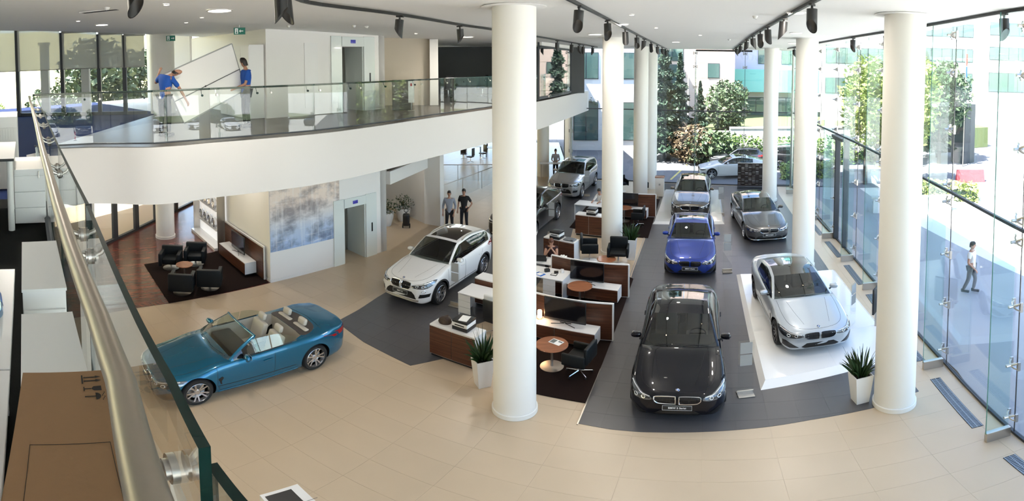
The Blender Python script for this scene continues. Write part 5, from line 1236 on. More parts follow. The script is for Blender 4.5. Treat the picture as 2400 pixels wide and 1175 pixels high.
# mural print on the lift wall
mu, tr_, bs_ = newmat('skyline_print'); S(bs_, roughness=.35)
N = tr_.nodes; Lk = tr_.links.new
tc = N.new('ShaderNodeTexCoord'); sx = N.new('ShaderNodeSeparateXYZ'); Lk(tc.outputs['Generated'], sx.inputs[0])
def noise(scale, det=5, vec=None, rough=.6):
    n = N.new('ShaderNodeTexNoise'); n.inputs['Scale'].default_value = 1.0; n.inputs['Detail'].default_value = det; n.inputs['Roughness'].default_value = rough
    mp = N.new('ShaderNodeMapping'); mp.inputs['Scale'].default_value = scale; mp.inputs['Rotation'].default_value = (0, vec or 0, 0); Lk(tc.outputs['Object'], mp.inputs[0]); Lk(mp.outputs[0], n.inputs['Vector']); return n.outputs[0]
def ramp(src, els):
    c = N.new('ShaderNodeValToRGB'); e = c.color_ramp.elements; e[0].position, e[0].color = els[0][0], els[0][1]+(1,); e[1].position, e[1].color = els[-1][0], els[-1][1]+(1,)
    for p_, c_ in els[1:-1]: k = e.new(p_); k.color = c_+(1,)
    Lk(src, c.inputs[0]); return c.outputs[0]
def mixc(f, a, b, mode='MIX'):
    m = N.new('ShaderNodeMix'); m.data_type = 'RGBA'; m.blend_type = mode
    if isinstance(f, float): m.inputs[0].default_value = f
    else: Lk(f, m.inputs[0])
    Lk(a, m.inputs[6]); Lk(b, m.inputs[7]); return m.outputs[2]
base = ramp(sx.outputs['Z'], [(0, (.38, .52, .78)), (.3, (.50, .60, .76)), (.52, (.74, .72, .72)), (.75, (.85, .72, .62)), (1, (.88, .74, .62))])
dark = ramp(noise((1.2, 1, 1.6), 6, .35), [(.40, (.22, .21, .25)), (.57, (1, 1, 1))])
c1 = mixc(.75, base, dark, 'MULTIPLY')
streak = ramp(noise((.8, 1, 9), 5, .30, .7), [(.56, (0, 0, 0)), (.70, (.5, .5, .51))])
tower = ramp(noise((7, 1, .5), 4, 0, .7), [(.5, (0, 0, 0)), (.64, (.28, .28, .28))])
c2 = mixc(1.0, mixc(1.0, c1, streak, 'SCREEN'), tower, 'SCREEN'); Lk(c2, bs_.inputs['Base Color'])
t = thing('mural', 'large hazy city skyline print in peach and blue on the white lift wall', 'mural', wp(.02, -.012)+(1.08,), atan2(wd[1], wd[0]))
MB().box(1.42, 0, 1.03, 2.84, .012, 2.06).build('print', mu, t, smooth=0)
# display niche with alloy wheels
NW = lambda a, b=0: (tl[0]+(P0[0]-tl[0])/7.5*a-(-(P0[1]-tl[1])/7.5)*b, tl[1]+(P0[1]-tl[1])/7.5*a-((P0[0]-tl[0])/7.5)*b)
na = NW(2.35, .12)
t = thing('display_niche', 'lit white display wall with shelves left of the lounge television', 'shelf', (na[0], na[1], 0), ang)
MB().box(0, .03, 2.1, 2.9, .06, 4.2).build('back_panel', mat('lit_panel', (.85, .85, .87), .3, emit=(1, 1, 1), es=.35), t, smooth=0)
for s in (-1, 1): MB().box(s*1.45, -.12, 2.1, .05, .34, 4.2).build('side_panel', M['steel'], t, smooth=0)
MB().box(0, -.2, .06, 2.9, .46, .12).build('platform', M['white_gloss'], t, smooth=0, bevel=.004)
for z in (.75, 1.55, 2.3): MB().box(.1, -.12, z, 2.3, .30, .02).build('shelf', M['white_gloss'], t, smooth=0, bevel=.002)
ty_, rim_, di_ = SP['five']['_w']
wl_ = ['left', 'second', 'third', 'right']
for zi, z in enumerate((.76, 1.56)):
    for k in range(4):
        x = -.75+.5*k; p_ = Vector((na[0]+cos(ang)*x+sin(ang)*.14, na[1]+sin(ang)*x-cos(ang)*.14, z+.21))
        o = thing('alloy_wheel', '%s alloy wheel on the %s shelf of the lit display wall' % (wl_[k], ('lower', 'upper')[zi]), 'wheel', p_, ang+pi, 'alloy wheels on the display wall')
        o.scale = (.78, .5, .78); link('rim', rim_, o)
# ================================================================ information stands
def stand(c, rz, label, h=1.42):
    t = thing('information_stand', label, 'sign', (c[0], c[1], .01), rz, 'glass information stands beside the cars')
    MB().box(0, 0, .012, .34, .26, .02).box(0, .02, .06, .34, .03, .09).build('base', M['steel'], t, smooth=0, bevel=.004)
    MB().box(0, .02, .75, .33, .010, h-.08).build('glass_sheet', M['glass'], t, smooth=0)
    for z in (1.24, .93): MB().box(0, .008, z, .25, .006, .28).build('price_panel', mat('grey_panel', (.34, .35, .35), .4) if 'gp' not in M else M['gp'], t, smooth=0)
M['gp'] = mat('grey_panel', (.34, .35, .35), .4)
for c, rz, lb_ in (((4.14, 8.4), -12, 'glass information stand between the black saloon and the white plinth'), ((6.62, 15.1), -15, 'glass information stand right of the blue car'), ((-2.33, 13.55), -20, 'glass information stand beside the white compact off-road car'),
                   ((9.05, 21.55), -18, 'glass information stand right of the bronze grey saloon'), ((7.95, 9.72), 25, 'glass information stand right of the silver coupe'), ((3.0, 26.6), -10, 'glass information stand beside the silver off-road car'), ((.75, 20.35), -12, 'glass information stand beside the dark graphite car')):
    stand(c, radians(rz), lb_)
t = thing('menu_board', 'freestanding black panel behind the silver coupe, left of the large right column', 'sign', (8.42, 9.35, 0), radians(30))
MB().box(0, 0, .95, .5, .05, .75).build('panel', M['black'], t, bevel=.004); MB().box(.12, -.03, .95, .22, .006, .70).build('sheet', M['gp'], t, smooth=0); MB().box(0, 0, .3, .05, .04, .6).box(0, 0, .01, .4, .3, .02).build('stand', M['steel'], t)
# lectern and sample board at the front glass
t = thing('lectern', 'white reception stand with a wooden top near the front glass', 'lectern', (7.10, 25.95, .007), radians(-20)); MB().box(0, 0, .53, .5, .42, 1.04).build('body', M['white_mat'], t, bevel=.01); MB().box(0, 0, 1.07, .54, .46, .04).build('top', M['cherry'], t, bevel=.005); MB().box(0, -.215, .68, .09, .008, .09).build('badge', M['gp'], t, smooth=0)
t = thing('sample_board', 'dark upright board with rows of small sample strips beside the far column', 'board', (13.0, 26.1, .007), radians(-25))
MB().box(0, 0, .78, 1.75, .10, 1.34).build('panel', mat('dark_wood', (.022, .014, .012), .4), t, smooth=0, bevel=.006); MB().box(0, 0, 1.46, 1.78, .13, .03).build('top_cap', M['steel'], t, smooth=0); MB().box(0, -.1, .04, 1.78, .5, .08).build('foot', M['dark_metal'], t, smooth=0, bevel=.01)
for k in range(8):
    for j in range(16):
        if R.random() < .55: MB().box(-.77+.22*k, -.055, .20+.078*j, .17, .012, .018).build('sample_strip', (M['gp'], M['steel'], M['paper'])[R.randrange(3)], t, smooth=0) if (k+j) % 1 == 0 else None
# high table with papers behind the silver off-road car
t = thing('high_table', 'white topped high table behind the silver off-road car', 'table', (1.15, 30.72, 0)); MB().box(0, 0, 1.05, 1.6, .6, .04).build('tabletop', M['white'], t, smooth=0, bevel=.004)
for s in (-1, 1): MB().box(s*.7, 0, .515, .05, .4, 1.03).build('leg', M['steel'], t, smooth=0)
# rear glass balustrades and office behind the two men
for a_, b_, lb_ in (((-4.9, 24.4), (-2.3, 30.3), 'glass balustrade with steel handrail behind the two standing men'), ((-6.2, 29.8), (-2.3, 30.3), 'glass balustrade across the back, in front of the office chairs')):
    t = thing('balustrade', lb_, 'balustrade', (a_[0], a_[1], 0)); d_ = (b_[0]-a_[0], b_[1]-a_[1])
    MB().tube([(0, 0, 1.02), (d_[0], d_[1], 1.02)], .025, 8).build('handrail', M['steel'], t)
    for k in range(3): MB().beam((d_[0]*k/3, d_[1]*k/3), (d_[0]*(k+.98)/3, d_[1]*(k+.98)/3), .016, .04, .98).build('glass_panel', M['glass'], t, smooth=0)
    for k in range(4): MB().box(d_[0]*k/3, d_[1]*k/3, .5, .03, .03, 1.0).build('post', M['steel'], t, smooth=0)
for k, (x, y, lb_) in enumerate(((-5.6, 37.2, 'black office chair at the back office, leftmost'), (-4.9, 36.0, 'black office chair in the middle of the back office'), (-4.1, 37.5, 'black office chair at the back office, rightmost'))):
    dup(oc0, (x, y, 0), 1.2*k, lb_, 'office chairs in the back office')
for x, y, lb_ in ((-5.2, 39.2, 'white office desk at the left of the back office'), (-3.2, 38.6, 'white office desk at the right of the back office')):
    t = thing('office_desk', lb_, 'desk', (x, y, 0)); MB().box(0, 0, .73, 1.6, .8, .03).build('desktop', M['white'], t, smooth=0)
    for s in (-1, 1): MB().box(s*.72, 0, .36, .04, .7, .71).build('leg', M['black'], t, smooth=0)
    MB().box(.2, 0, 1.0, .55, .04, .34).box(.2, 0, .80, .05, .05, .12).build('monitor', M['black'], t, bevel=.005)
w7 = link('window_7', None, kind='structure')
for k in range(4):
    MB().beam((-8+1.9*k, 42), (-6.15+1.9*k, 42), .02, .1, 4.2).build('pane', M['glass'], w7, smooth=0); MB().box(-6.1+1.9*k, 42, 2.1, .12, .1, 4.2).build('mullion', M['dark_metal'], w7, smooth=0)
# ================================================================ ceiling fittings
def head_mesh():
    b = MB(); n = 20; r = .088; v = []; 
    for k in range(n):
        a = 2*pi*k/n; x, y = r*cos(a), r*sin(a); v += [(x, y, -.08), (x, y, -.34+.10*x/r), (x*.86, y*.86, -.33+.10*x/r), (x*.86, y*.86, -.14)]
    f = [(4*k+i, 4*((k+1) % n)+i, 4*((k+1) % n)+i+1, 4*k+i+1) for k in range(n) for i in range(3)]+[tuple(4*k for k in range(n)), tuple(4*k+3 for k in range(n))[::-1]]
    b.add(v, f); b.tube([(0, 0, 0), (0, 0, -.09)], .022, 8).box(0, 0, -.015, .16, .05, .03); return b.mesh('spotlight', [M['black']], smooth=40)
HEAD = head_mesh(); LENS = MB().lathe([(0, -.145), (.055, -.145), (.05, -.150), (0, -.152)], 16).mesh('lamp_lens', [M['lamp_on']])
def track(P, heads, label, wdt=.05):
    t = thing('lighting_track', label, 'track light', (P[0][0], P[0][1], CZ))
    b = MB()
    for a, c in zip(P, P[1:]): b.beam((a[0]-P[0][0], a[1]-P[0][1]), (c[0]-P[0][0], c[1]-P[0][1]), wdt, -.055, -.001)
    b.build('track', M['black'], t, smooth=0)
    for i, h in enumerate(heads):
        o = link('spotlight', HEAD, t, loc=(h[0]-P[0][0], h[1]-P[0][1], -.05), rz=R.uniform(0, 6.28)); o.rotation_euler = (R.uniform(-.12, .12), R.uniform(-.12, .12), R.uniform(0, 6.28)); link('lamp_lens', LENS, o)
on = lambda P, fr: [lerp(P[0], P[-1], f) for f in fr]
T1 = catmull([(-2.75, 4.4), (-3.1, 5.3), (-3.42, 6.2), (-3.45, 7.2), (-2.72, 9.34), (-1.93, 12.14), (-1.23, 13.9), (.29, 17.95), (2.0, 22.6), (3.6, 26.94)], 4)
track(T1, [(-3.08, 5.25), (-3.16, 5.47), (-2.71, 9.37), (-1.92, 12.18), (.96, 19.75), (1.72, 21.8), (2.2, 23.1), (2.48, 23.9), (3.19, 25.8)], 'long curved black track light above the mezzanine edge')
T2 = [(.35, 7.0), (1.0, 8.84), (2.2, 12.2), (3.62, 16.2), (8.57, 29.5)]
track(T2, [(.78, 8.2), (1.66, 10.7), (2.55, 13.2), (3.41, 15.6), (4.16, 17.66), (5.0, 19.95), (5.97, 22.55), (6.98, 25.3), (7.84, 27.6)], 'straight black track light left of centre running to the front glass')
T3 = [(3.9, 5.6), (5.0, 8.7), (7.0, 14.2), (12.0, 27.0)]
track(T3, [(4.15, 6.3), (4.89, 8.46), (5.63, 10.55), (6.22, 12.1), (6.87, 13.9), (7.72, 16.1), (9.05, 19.5), (10.2, 22.5)], 'straight black track light right of centre running to the front glass', .06)
T4 = [(6.0, 2.6), (6.6, 4.2), (7.35, 5.9), (8.05, 7.6), (8.75, 9.6), (10.07, 13.6), (12.3, 19.9), (13.1, 22.2)]
track(T4, [(6.72, 4.45), (8.72, 9.55), (9.51, 12.0), (12.26, 19.8), (12.54, 20.6)], 'black track light following the right glass wall')
t = thing('lighting_track', 'short black track light over the near balustrade at the top left', 'track light', (-3.9, 3.5, CZ)); MB().box(0, 0, -.02, .5, .05, .05, .5).build('track', M['black'], t, smooth=0); o = link('spotlight', HEAD, t, loc=(.16, -.12, -.04)); link('lamp_lens', LENS, o)
def downlight(x, y, r, label, z=None, pw=40, lum=5):
    z = (cz(x) if z is None else z); t = thing('ceiling_light', label, 'ceiling light', (x, y, z))
    MB().lathe([(r*.86, -.001), (r, -.001), (r, -.012), (r*.86, -.02), (r*.86, -.001)], 32).build('ring', M['white_mat'], t)
    MB().lathe([(0, -.004), (r*.86, -.004)], 32).build('diffuser', mat('diffuser', (.9, .9, .88), .4, emit=(1, .93, .82), es=lum), t, smooth=0)
    if pw:
        l = bpy.data.lights.new('downlight_lamp', 'AREA'); l.shape = 'DISK'; l.size = r*1.6; l.energy = pw; l.color = (1, .91, .80) if z > 5 else (1, .96, .91); lo = link('lamp', l, t, loc=(0, 0, -.03))
big = [(-5.78, 7.45, .27, 'large round ceiling light above the two men carrying the panel'), (2.11, 16.38, .27, 'round ceiling light left of the second white column'), (-2.55, 17.99, .27, 'round ceiling light above the far end of the mezzanine'), (4.81, 7.87, .2, 'round ceiling light between the right track and the large right column'),
       (2.3, 12.2, .16, 'small round ceiling light over the sales desks'), (7.6, 12.4, .2, 'round ceiling light above the silver coupe'), (6.2, 20.2, .2, 'round ceiling light above the bronze grey saloon'), (10.6, 17.6, .2, 'round ceiling light above the right column row'), (-6.4, 3.2, .2, 'round ceiling light above the white drawer cabinets'), (-10.5, 8.2, .2, 'round ceiling light above the blue carpet')]
for x, y, r, lb_ in big: downlight(x, y, r, lb_, pw=70 if x > -4 else 75)
sm_pos = [(-5.84, 6.01, 'left of the large round ceiling light'), (-7.2, 8.6, 'in front of the wardrobe'), (-8.6, 9.6, 'above the balding man'), (-4.0, 15.78, 'right of the upper lift door'), (2.04, 9.84, 'right of the nearest column'), (3.4, 13.0, 'between the two straight tracks'), (5.6, 15.4, 'over the blue car'), (-9.8, 6.9, 'near the roller blinds')]
for x, y, s in sm_pos: downlight(x, y, .06, 'tiny recessed ceiling spot '+s, pw=0, lum=8)
for x, y, lb_ in ((-10.9, 12.6, 'ceiling spot over the black tub chairs'), (-9.6, 13.6, 'ceiling spot washing the wall beside the mural'), (-13.0, 15.4, 'ceiling spot over the lit display wall'), (-5.6, 20.0, 'ceiling spot in the alcove'), (-3.4, 24.5, 'ceiling spot above the two standing men'), (-3.8, 36.0, 'ceiling spot in the back office'), (-14.6, 9.5, 'ceiling spot over the red wooden floor')):
    downlight(x, y, .08, lb_, z=4.238, pw=20, lum=15)
for x, y, lb_ in ((-6.8, 12.0, 'smoke detector near the mural wall top'), (-4.57, 12.45, 'white smoke detector above the upper lift'), (-4.85, 12.2, 'white ceiling sensor left of the smoke detector above the lift'), (4.49, 8.98, 'white smoke detector between the straight tracks'), (7.4, 17.04, 'small white smoke detector by the right track'), (-7.0, 5.6, 'white dome camera on the ceiling near the left windows')):
    t = thing('smoke_detector', lb_, 'detector', (x, y, cz(x))); MB().lathe([(0, -.06), (.03, -.055), (.05, -.03), (.06, -.01), (.06, -.001), (0, -.001)], 20).build('housing', M['white_mat'], t); MB().cyl(.02, 0, -.062, -.05, .008, seg=8).build('indicator', M['black'], t)
t = thing('air_vent', 'slotted rectangular air vent in the ceiling at upper left', 'vent', (-7.6, 5.9, cz(-7.6)), .4); MB().box(0, 0, -.01, .9, .16, .02).build('frame', M['white_mat'], t, smooth=0)
for k in range(3): MB().box(0, -.045+.045*k, -.022, .8, .018, .006).build('slot', M['black'], t, smooth=0)
grn = mat('exit_green', (.0, .10, .07), .4, emit=(0, .2, .12), es=.12)
def exit_sign(c, z, rz, arrow, label):
    t = thing('exit_sign', label, 'sign', (c[0], c[1], z), rz); MB().box(0, 0, 0, .34, .03, .19).build('panel', grn, t, smooth=0)
    m = MB(); m.box(-.09, -.018, 0, .09, .004, .15); m.box(.06, -.018, 0, .10, .004, .022); s = 1 if arrow > 0 else -1
    m.add([(.06+s*.075, -.02, 0), (.06+s*.03, -.02, .045), (.06+s*.03, -.02, -.045)], [(0, 1, 2)]); m.build('pictogram', M['white_enamel'], t, smooth=0)
    r_ = MB(); r_.box(-.09, -.022, -.02, .02, .004, .07, 0).box(-.09, -.022, .035, .024, .004, .024).box(-.105, -.022, -.05, .014, .004, .05).box(-.075, -.022, -.05, .014, .004, .04); r_.build('running_figure', grn, t, smooth=0)
    MB().box(0, 0, .125, .02, .02, .07+.03).build('hanger', M['white_mat'], t, smooth=0)
exit_sign((-8.12, 11.4), 8.05, radians(35), -1, 'green exit sign hanging right, above the wardrobe')
exit_sign((-12.45, 13.0), 8.16, radians(40), 1, 'green exit sign beside the broad white column')

# ================================================================ upper floor furniture
wq = tvp(1.35, .30); hz = 7.74
t = thing('wardrobe', 'tall white wardrobe against the upper wall behind the dark-haired man', 'wardrobe', (wq[0], wq[1], MZ+.013), ang)
MB().box(0, 0, (hz-MZ)/2, 2.5, .55, hz-MZ-.02).build('carcass', M['white'], t, smooth=0)
for k in range(4): MB().box(-.94+.625*k, -.285, (hz-MZ)/2, .61, .02, hz-MZ-.1).build('door', M['white'], t, smooth=0, bevel=.003)
cq = wp(1.75, -.014); MB().box(0, 0, 1.05, .55, .02, 2.1).build('wall_hatch', M['white'], None, smooth=0)
o = bpy.data.objects['wall_hatch']; o.name = 'door_1'; o.location = (cq[0], cq[1], MZ+.25); o.rotation_euler = (0, 0, atan2(wd[1], wd[0])); o['kind'] = 'structure'
t = thing('low_cabinet', 'low grey cabinet at the upper floor, right of the lift', 'cabinet', (-4.95, 17.35, MZ+.013), radians(12)); MB().box(0, 0, .53, .75, .45, 1.05).build('carcass', mat('taupe_laminate', (.17, .15, .13), .4), t, smooth=0, bevel=.004)
for k in range(2): MB().box(-.18+.36*k, -.235, .53, .35, .016, .98).build('door', mat('taupe_door', (.19, .17, .15), .4), t, smooth=0)
t = thing('floor_sign', 'small white upright sign beside the low grey cabinet', 'sign', (-4.5, 16.95, MZ+.013), radians(15)); MB().box(0, 0, .66, .22, .02, .76).build('panel', M['paper'], t, smooth=0); MB().box(0, 0, .14, .03, .03, .28).box(0, 0, .01, .25, .2, .02).build('stand', M['steel'], t, smooth=0); MB().box(0, -.012, .9, .06, .004, .1).build('arrow', M['red_lens'], t, smooth=0)
for k, (x, y) in enumerate(((-4.3, 23.4), (-2.7, 24.6), (-.4, 25.6))): dup(oc0, (x, y, MZ+.013), 1.4*k+.6, 'black office chair on the upper floor, %s of three behind the glass' % ('leftmost', 'middle', 'rightmost')[k], 'office chairs upstairs')
t = thing('wall_picture', 'dark square picture on the upper office wall', 'picture', (-1.7, 27.25, 7.15), radians(9)); MB().box(0, -.06, 0, 1.0, .04, .9).build('frame', M['black'], t, smooth=0); MB().box(0, -.085, 0, .9, .01, .8).build('image', mat('brown_picture', (.06, .04, .03), .5), t, smooth=0)
# the carried panel
A_, B_, C_, D_ = Vector((-8.54, 8.57, 6.92)), Vector((-7.95, 10.76, 7.67)), Vector((-7.72, 11.05, 6.45)), Vector((-8.23, 9.01, 5.74))
t = thing('carried_panel', 'large white framed panel carried tilted by two men', 'panel'); nn = (B_-A_).cross(D_-A_).normalized()
def slab(P, th, name, m, par): v = [p+nn*th/2 for p in P]+[p-nn*th/2 for p in P]; return MB().add(v, [(0, 1, 2, 3), (7, 6, 5, 4), (0, 4, 5, 1), (1, 5, 6, 2), (2, 6, 7, 3), (3, 7, 4, 0)]).build(name, m, par, smooth=0)
slab([A_, B_, C_, D_], .03, 'board', M['white'], t)
for a, b_ in ((A_, B_), (B_, C_), (C_, D_), (D_, A_)): MB().tube([a, b_], .024, 4).build('frame_edge', M['gp'], t)
MB().tube([lerp(A_, D_, .62), lerp(B_, C_, .52)], .006, 4).build('fold_line', M['steel'], t) if False else None
q0, q1 = Vector(lerp(A_, D_, .55)), Vector(lerp(B_, C_, .55)); sg_ = 1 if nn.dot(Vector((0, 0, 7))-A_) > 0 else -1
MB().tube([q0+nn*.04*sg_, q1+nn*.04*sg_], .010, 4).build('joint_line', M['dark_metal'], t); MB().lathe([(0, -.02), (.02, -.02), (.02, .02), (0, .02)], 10, tuple(Vector(lerp(q0, q1, .45))+nn*.02*sg_)).build('knob', M['black'], t)
# furniture next to the camera, set along the rail
RA = atan2(RD[1], RD[0])
def near_box(name, label, cat, t0, t1, n0, n1, z0, z1, m=M['white'], parts=None):
    c = rp((t0+t1)/2, (n0+n1)/2); t = thing(name, label, cat, (c[0], c[1], z0), RA); L, D, H = t1-t0, n1-n0, z1-z0
    # local +x along RD, local +y points away from RN
    return t, L, D, H
t, L_, D_, H_ = near_box('drawer_cabinet', 'white cabinet top between the drawer unit and the cardboard box, farther one', 'cabinet', 1.78, 2.34, -.03, .135, MZ+.008, 6.2)
MB().box(0, 0, H_/2, L_, D_, H_).build('carcass', M['white'], t, smooth=0, bevel=.002); MB().box(0, 0, H_+.004, L_+.01, D_+.006, .012).build('top', M['white_mat'], t, smooth=0)
for k in range(3): MB().box(-L_/2-.006, 0, .12+.22*k, .01, D_-.01, .21).build('drawer', M['white'], t, smooth=0)
t, L_, D_, H_ = near_box('drawer_cabinet', 'white cabinet top nearest the camera, under the cardboard box', 'cabinet', .2, 1.565, -.03, .135, MZ+.008, 6.2)
MB().box(0, 0, H_/2, L_, D_, H_).build('carcass', M['white'], t, smooth=0, bevel=.002); MB().box(0, 0, H_+.004, L_+.01, D_+.006, .012).build('top', M['white_mat'], t, smooth=0)
for k in range(3): MB().box(-L_/2-.006, 0, .12+.22*k, .01, D_-.01, .21).build('drawer', M['white'], t, smooth=0)
for t0, t1, lb_ in ((1.24, 2.02, 'white desk top at the left edge with a blue bottle on it'), (.25, 1.232, 'white desk top at the lower left edge beside the cardboard box')):
    t, L_, D_, H_ = near_box('desk', lb_, 'desk', t0, t1, -.95, -.062, MZ+.008, 6.2); MB().box(0, 0, H_-.012, L_, D_, .024).build('desktop', M['white'], t, smooth=0, bevel=.002)
    for s in (-1, 1): MB().box(s*(L_/2-.04), 0, (H_-.024)/2, .03, D_-.1, H_-.024).build('leg_frame', M['white'], t, smooth=0)
t = thing('bottle', 'clear bottle with blue label lying at the left photo edge on the white desk', 'bottle', rp(1.66, -.125)+(6.225,), RA+.1-pi/2); MB().lathe([(0, -.11), (.022, -.11), (.024, -.04), (.024, .04), (.012, .08), (.012, .10), (0, .10)], 16, axis='y').build('bottle_body', glass('bottle_plastic', (.7, .85, .95), .08), t); MB().lathe([(.025, -.05), (.025, .03)], 16, axis='y').build('blue_label', M['blue_enamel'], t)
# cardboard box
t, L_, D_, H_ = near_box('cardboard_box', 'brown cardboard box with handling symbols beside the handrail', 'box', .22, .985, -.05, .118, 6.212, 6.35); t.rotation_euler[2] -= .07
MB().box(0, 0, H_/2, L_, D_, H_).build('carton', M['card'], t, smooth=0)
b = MB(); z_ = H_+.0008
for p_, q_ in (((.13, -.072), (.13, .055)), ((.13, .055), (-.33, .055)), ((.13, -.072), (-.33, -.072))): b.tube([(p_[0], p_[1], z_), (q_[0], q_[1], z_)], .0006, 4)
b.build('printed_frame', M['ink'], t, smooth=0)
b = MB(); cx0 = .33
for k in (0, 1):                       # two arrows up over a bar
    yk = -.074+.010*0; xk = cx0-.014*k+.025; b.box(xk, -.055, z_, .0028, .026, .0012); b.add([(xk-.005, -.066, z_+.0006), (xk+.005, -.066, z_+.0006), (xk, -.078, z_+.0006)], [(0, 1, 2)])
b.box(cx0+.018, -.039, z_, .032, .003, .0012)
b.add([(cx0-.028, -.075, z_), (cx0-.010, -.075, z_), (cx0-.011, -.060, z_), (cx0-.019, -.055, z_), (cx0-.027, -.060, z_)], [(0, 1, 2, 3, 4)]); b.box(cx0-.019, -.048, z_, .002, .014, .0012).box(cx0-.019, -.041, z_, .014, .002, .0012)
b.add([(cx0-.048+.013*cos(a), -.062-.010*sin(a), z_) for a in [pi*i/8 for i in range(9)]], [tuple(range(9))]); b.box(cx0-.048, -.052, z_, .0018, .022, .0012)
for i in range(6): b.box(cx0-.036-.005*i+.0, -.079+.002*(i % 3), z_, .0018, .0018, .0012)
b.build('handling_symbols', M['ink'], t, smooth=0)
# drawer pedestal with key, louvred cabinet, long desk with tube leg
t = thing('drawer_pedestal', 'white three-drawer pedestal with a key in its lock, beside the handrail', 'cabinet', rp(5.42, .035)+(MZ+.008,), RA); 
MB().box(0, 0, .30, .52, .34, .58).build('carcass', M['white'], t, smooth=0, bevel=.003)
for k in range(3): MB().box(-.267, 0, .10+.17*k, .014, .335, .163).build('drawer', M['white'], t, smooth=0, bevel=.002)
MB().box(-.267, 0, .565, .014, .335, .05).build('lock_strip', M['white'], t, smooth=0, bevel=.002)
MB().tube([(-.27, -.10, .565), (-.295, -.10, .565), (-.298, -.10, .50)], .006, 6).build('key', M['steel'], t)
t = thing('storage_cabinet', 'low white cabinet directly behind the drawer pedestal', 'cabinet', rp(6.1, .0)+(MZ+.008,), RA); MB().box(0, 0, .26, .6, .42, .52).build('carcass', M['white'], t, smooth=0, bevel=.003); MB().box(-.305, 0, .26, .01, .40, .5).build('door', M['white_mat'], t, smooth=0)
t = thing('long_desk', 'white desk with a round tube leg at the left photo edge', 'desk', rp(5.55, -.55)+(MZ+.008,), RA); MB().box(0, 0, .735, 1.3, .86, .022).build('desktop', M['white'], t, smooth=0, bevel=.002); MB().box(-.655, 0, .735, .008, .86, .026).build('dark_edge', M['black'], t, smooth=0)
for s in (-1, 1): MB().tube([(s*.58, -.38, 0), (s*.58, -.38, .72)], .035, 16).build('tube_leg', M['white_mat'], t)
t = thing('tambour_cabinet', 'white cabinet with a louvred front behind the long desk', 'cabinet', rp(7.4, -.36)+(MZ+.008,), RA); MB().box(0, 0, .50, 1.0, .5, 1.0).build('carcass', M['white'], t, smooth=0, bevel=.003)
for k in range(12): MB().box(-.505, -.22+.04*k, .45, .012, .034, .8).build('slat', M['white_mat'], t, smooth=0)
t = thing('low_white_cabinet', 'low white cabinet under the long desk at the left photo edge', 'cabinet', rp(5.7, -.62)+(MZ+.008,), RA); MB().box(0, 0, .30, .5, .42, .58).build('carcass', M['white'], t, smooth=0)
for k in range(3): MB().box(-.257, 0, .10+.18*k, .014, .41, .172).build('drawer', M['white'], t, smooth=0)
# white column-like case below, cut by the bottom edge
t = thing('display_case', 'white square case with a dark opening, cut by the bottom photo edge', 'case', (-2.63, 4.40, 0), radians(-32)); MB().box(0, 0, .6, .5, .5, 1.2).build('carcass', M['white'], t, smooth=0, bevel=.004); MB().box(-.02, -.04, 1.201, .34, .34, .004).build('dark_opening', M['black'], t, smooth=0)
MB().box(.12, .22, 1.203, .004, .16, .004).build('joint', M['dark_metal'], t, smooth=0)

# ================================================================ outside
conc = mat('light_paving', (.52, .51, .48), .8, var=.08, bs=.6); asph = mat('asphalt', (.15, .155, .17), .85, var=.15, bs=1.2)
grass = mat('grass', (.10, .13, .05), .95, bump=.6, bs=14, var=.45); dry = mat('dry_hillside', (.55, .50, .24), .95, bump=.7, bs=5, var=.4)
MB().box(10, 10, -.55, 240, 240, .4).build('ground', conc, kind='structure', smooth=0)
MB().prism([(2.6, 31.3), (16, 26), (19, 23), (36, 14), (60, 20), (60, 60), (-10, 60), (2.5, 44)], -.35, -.03).build('street', asph, kind='structure', smooth=0)
pale = mat('sun_toned_paving', (.66, .65, .61), .8, var=.06, bs=.5)  # sunlit part of the plaza, its brightness put into a paler colour
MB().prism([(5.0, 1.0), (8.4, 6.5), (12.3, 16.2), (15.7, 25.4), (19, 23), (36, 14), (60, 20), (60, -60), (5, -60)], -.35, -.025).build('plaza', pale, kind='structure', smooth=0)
MB().prism([(5.0, 1.0), (8.4, 6.5), (12.3, 16.2), (15.7, 25.4), (19, 23), (17.4, 18.5), (14.5, 8), (12.5, 2), (11, -8), (5, -8)], -.3, -.018).build('shade_toned_strip', mat('shade_toned_paving', (.27, .28, .30), .7, var=.08, bs=.8), kind='structure', smooth=0)  # building shadow on the plaza, put into a darker strip of paving
MB().beam((8.89, 29.8), (11.5, 34.2), .14, -.03, -.025).build('road_marking', mat('yellow_line', (.6, .5, .15), .8), kind='structure', smooth=0)
# hillside on the left
hv = []; hf = []; NX, NY = 16, 30
for i in range(NX+1):
    for j in range(NY+1):
        x = -24-i*2.4; hv.append((x, -30+j*3.2, -.34+13.5*(i/NX)**.8+R.uniform(-.25, .25)))
for i in range(NX):
    for j in range(NY): a = i*(NY+1)+j; hf.append((a, a+1, a+NY+2, a+NY+1))
link('hillside', MB().add(hv, hf).mesh('hillside', [dry], smooth=60), None, kind='structure')
def foliage(n, fn, s, m, name='foliage'):
    b = MB()
    for k in range(n):
        p = fn(); u_ = Vector((R.gauss(0, 1), R.gauss(0, 1), R.gauss(0, .6))).normalized(); v_ = u_.cross(Vector((R.gauss(0, 1), R.gauss(0, 1), 1))).normalized(); q = s*R.uniform(.5, 1.3)
        b.add([p-u_*q, p+v_*q*.5, p+u_*q, p-v_*q*.5], [(0, 1, 2, 3)])
    return b.mesh(name, [m], smooth=0)
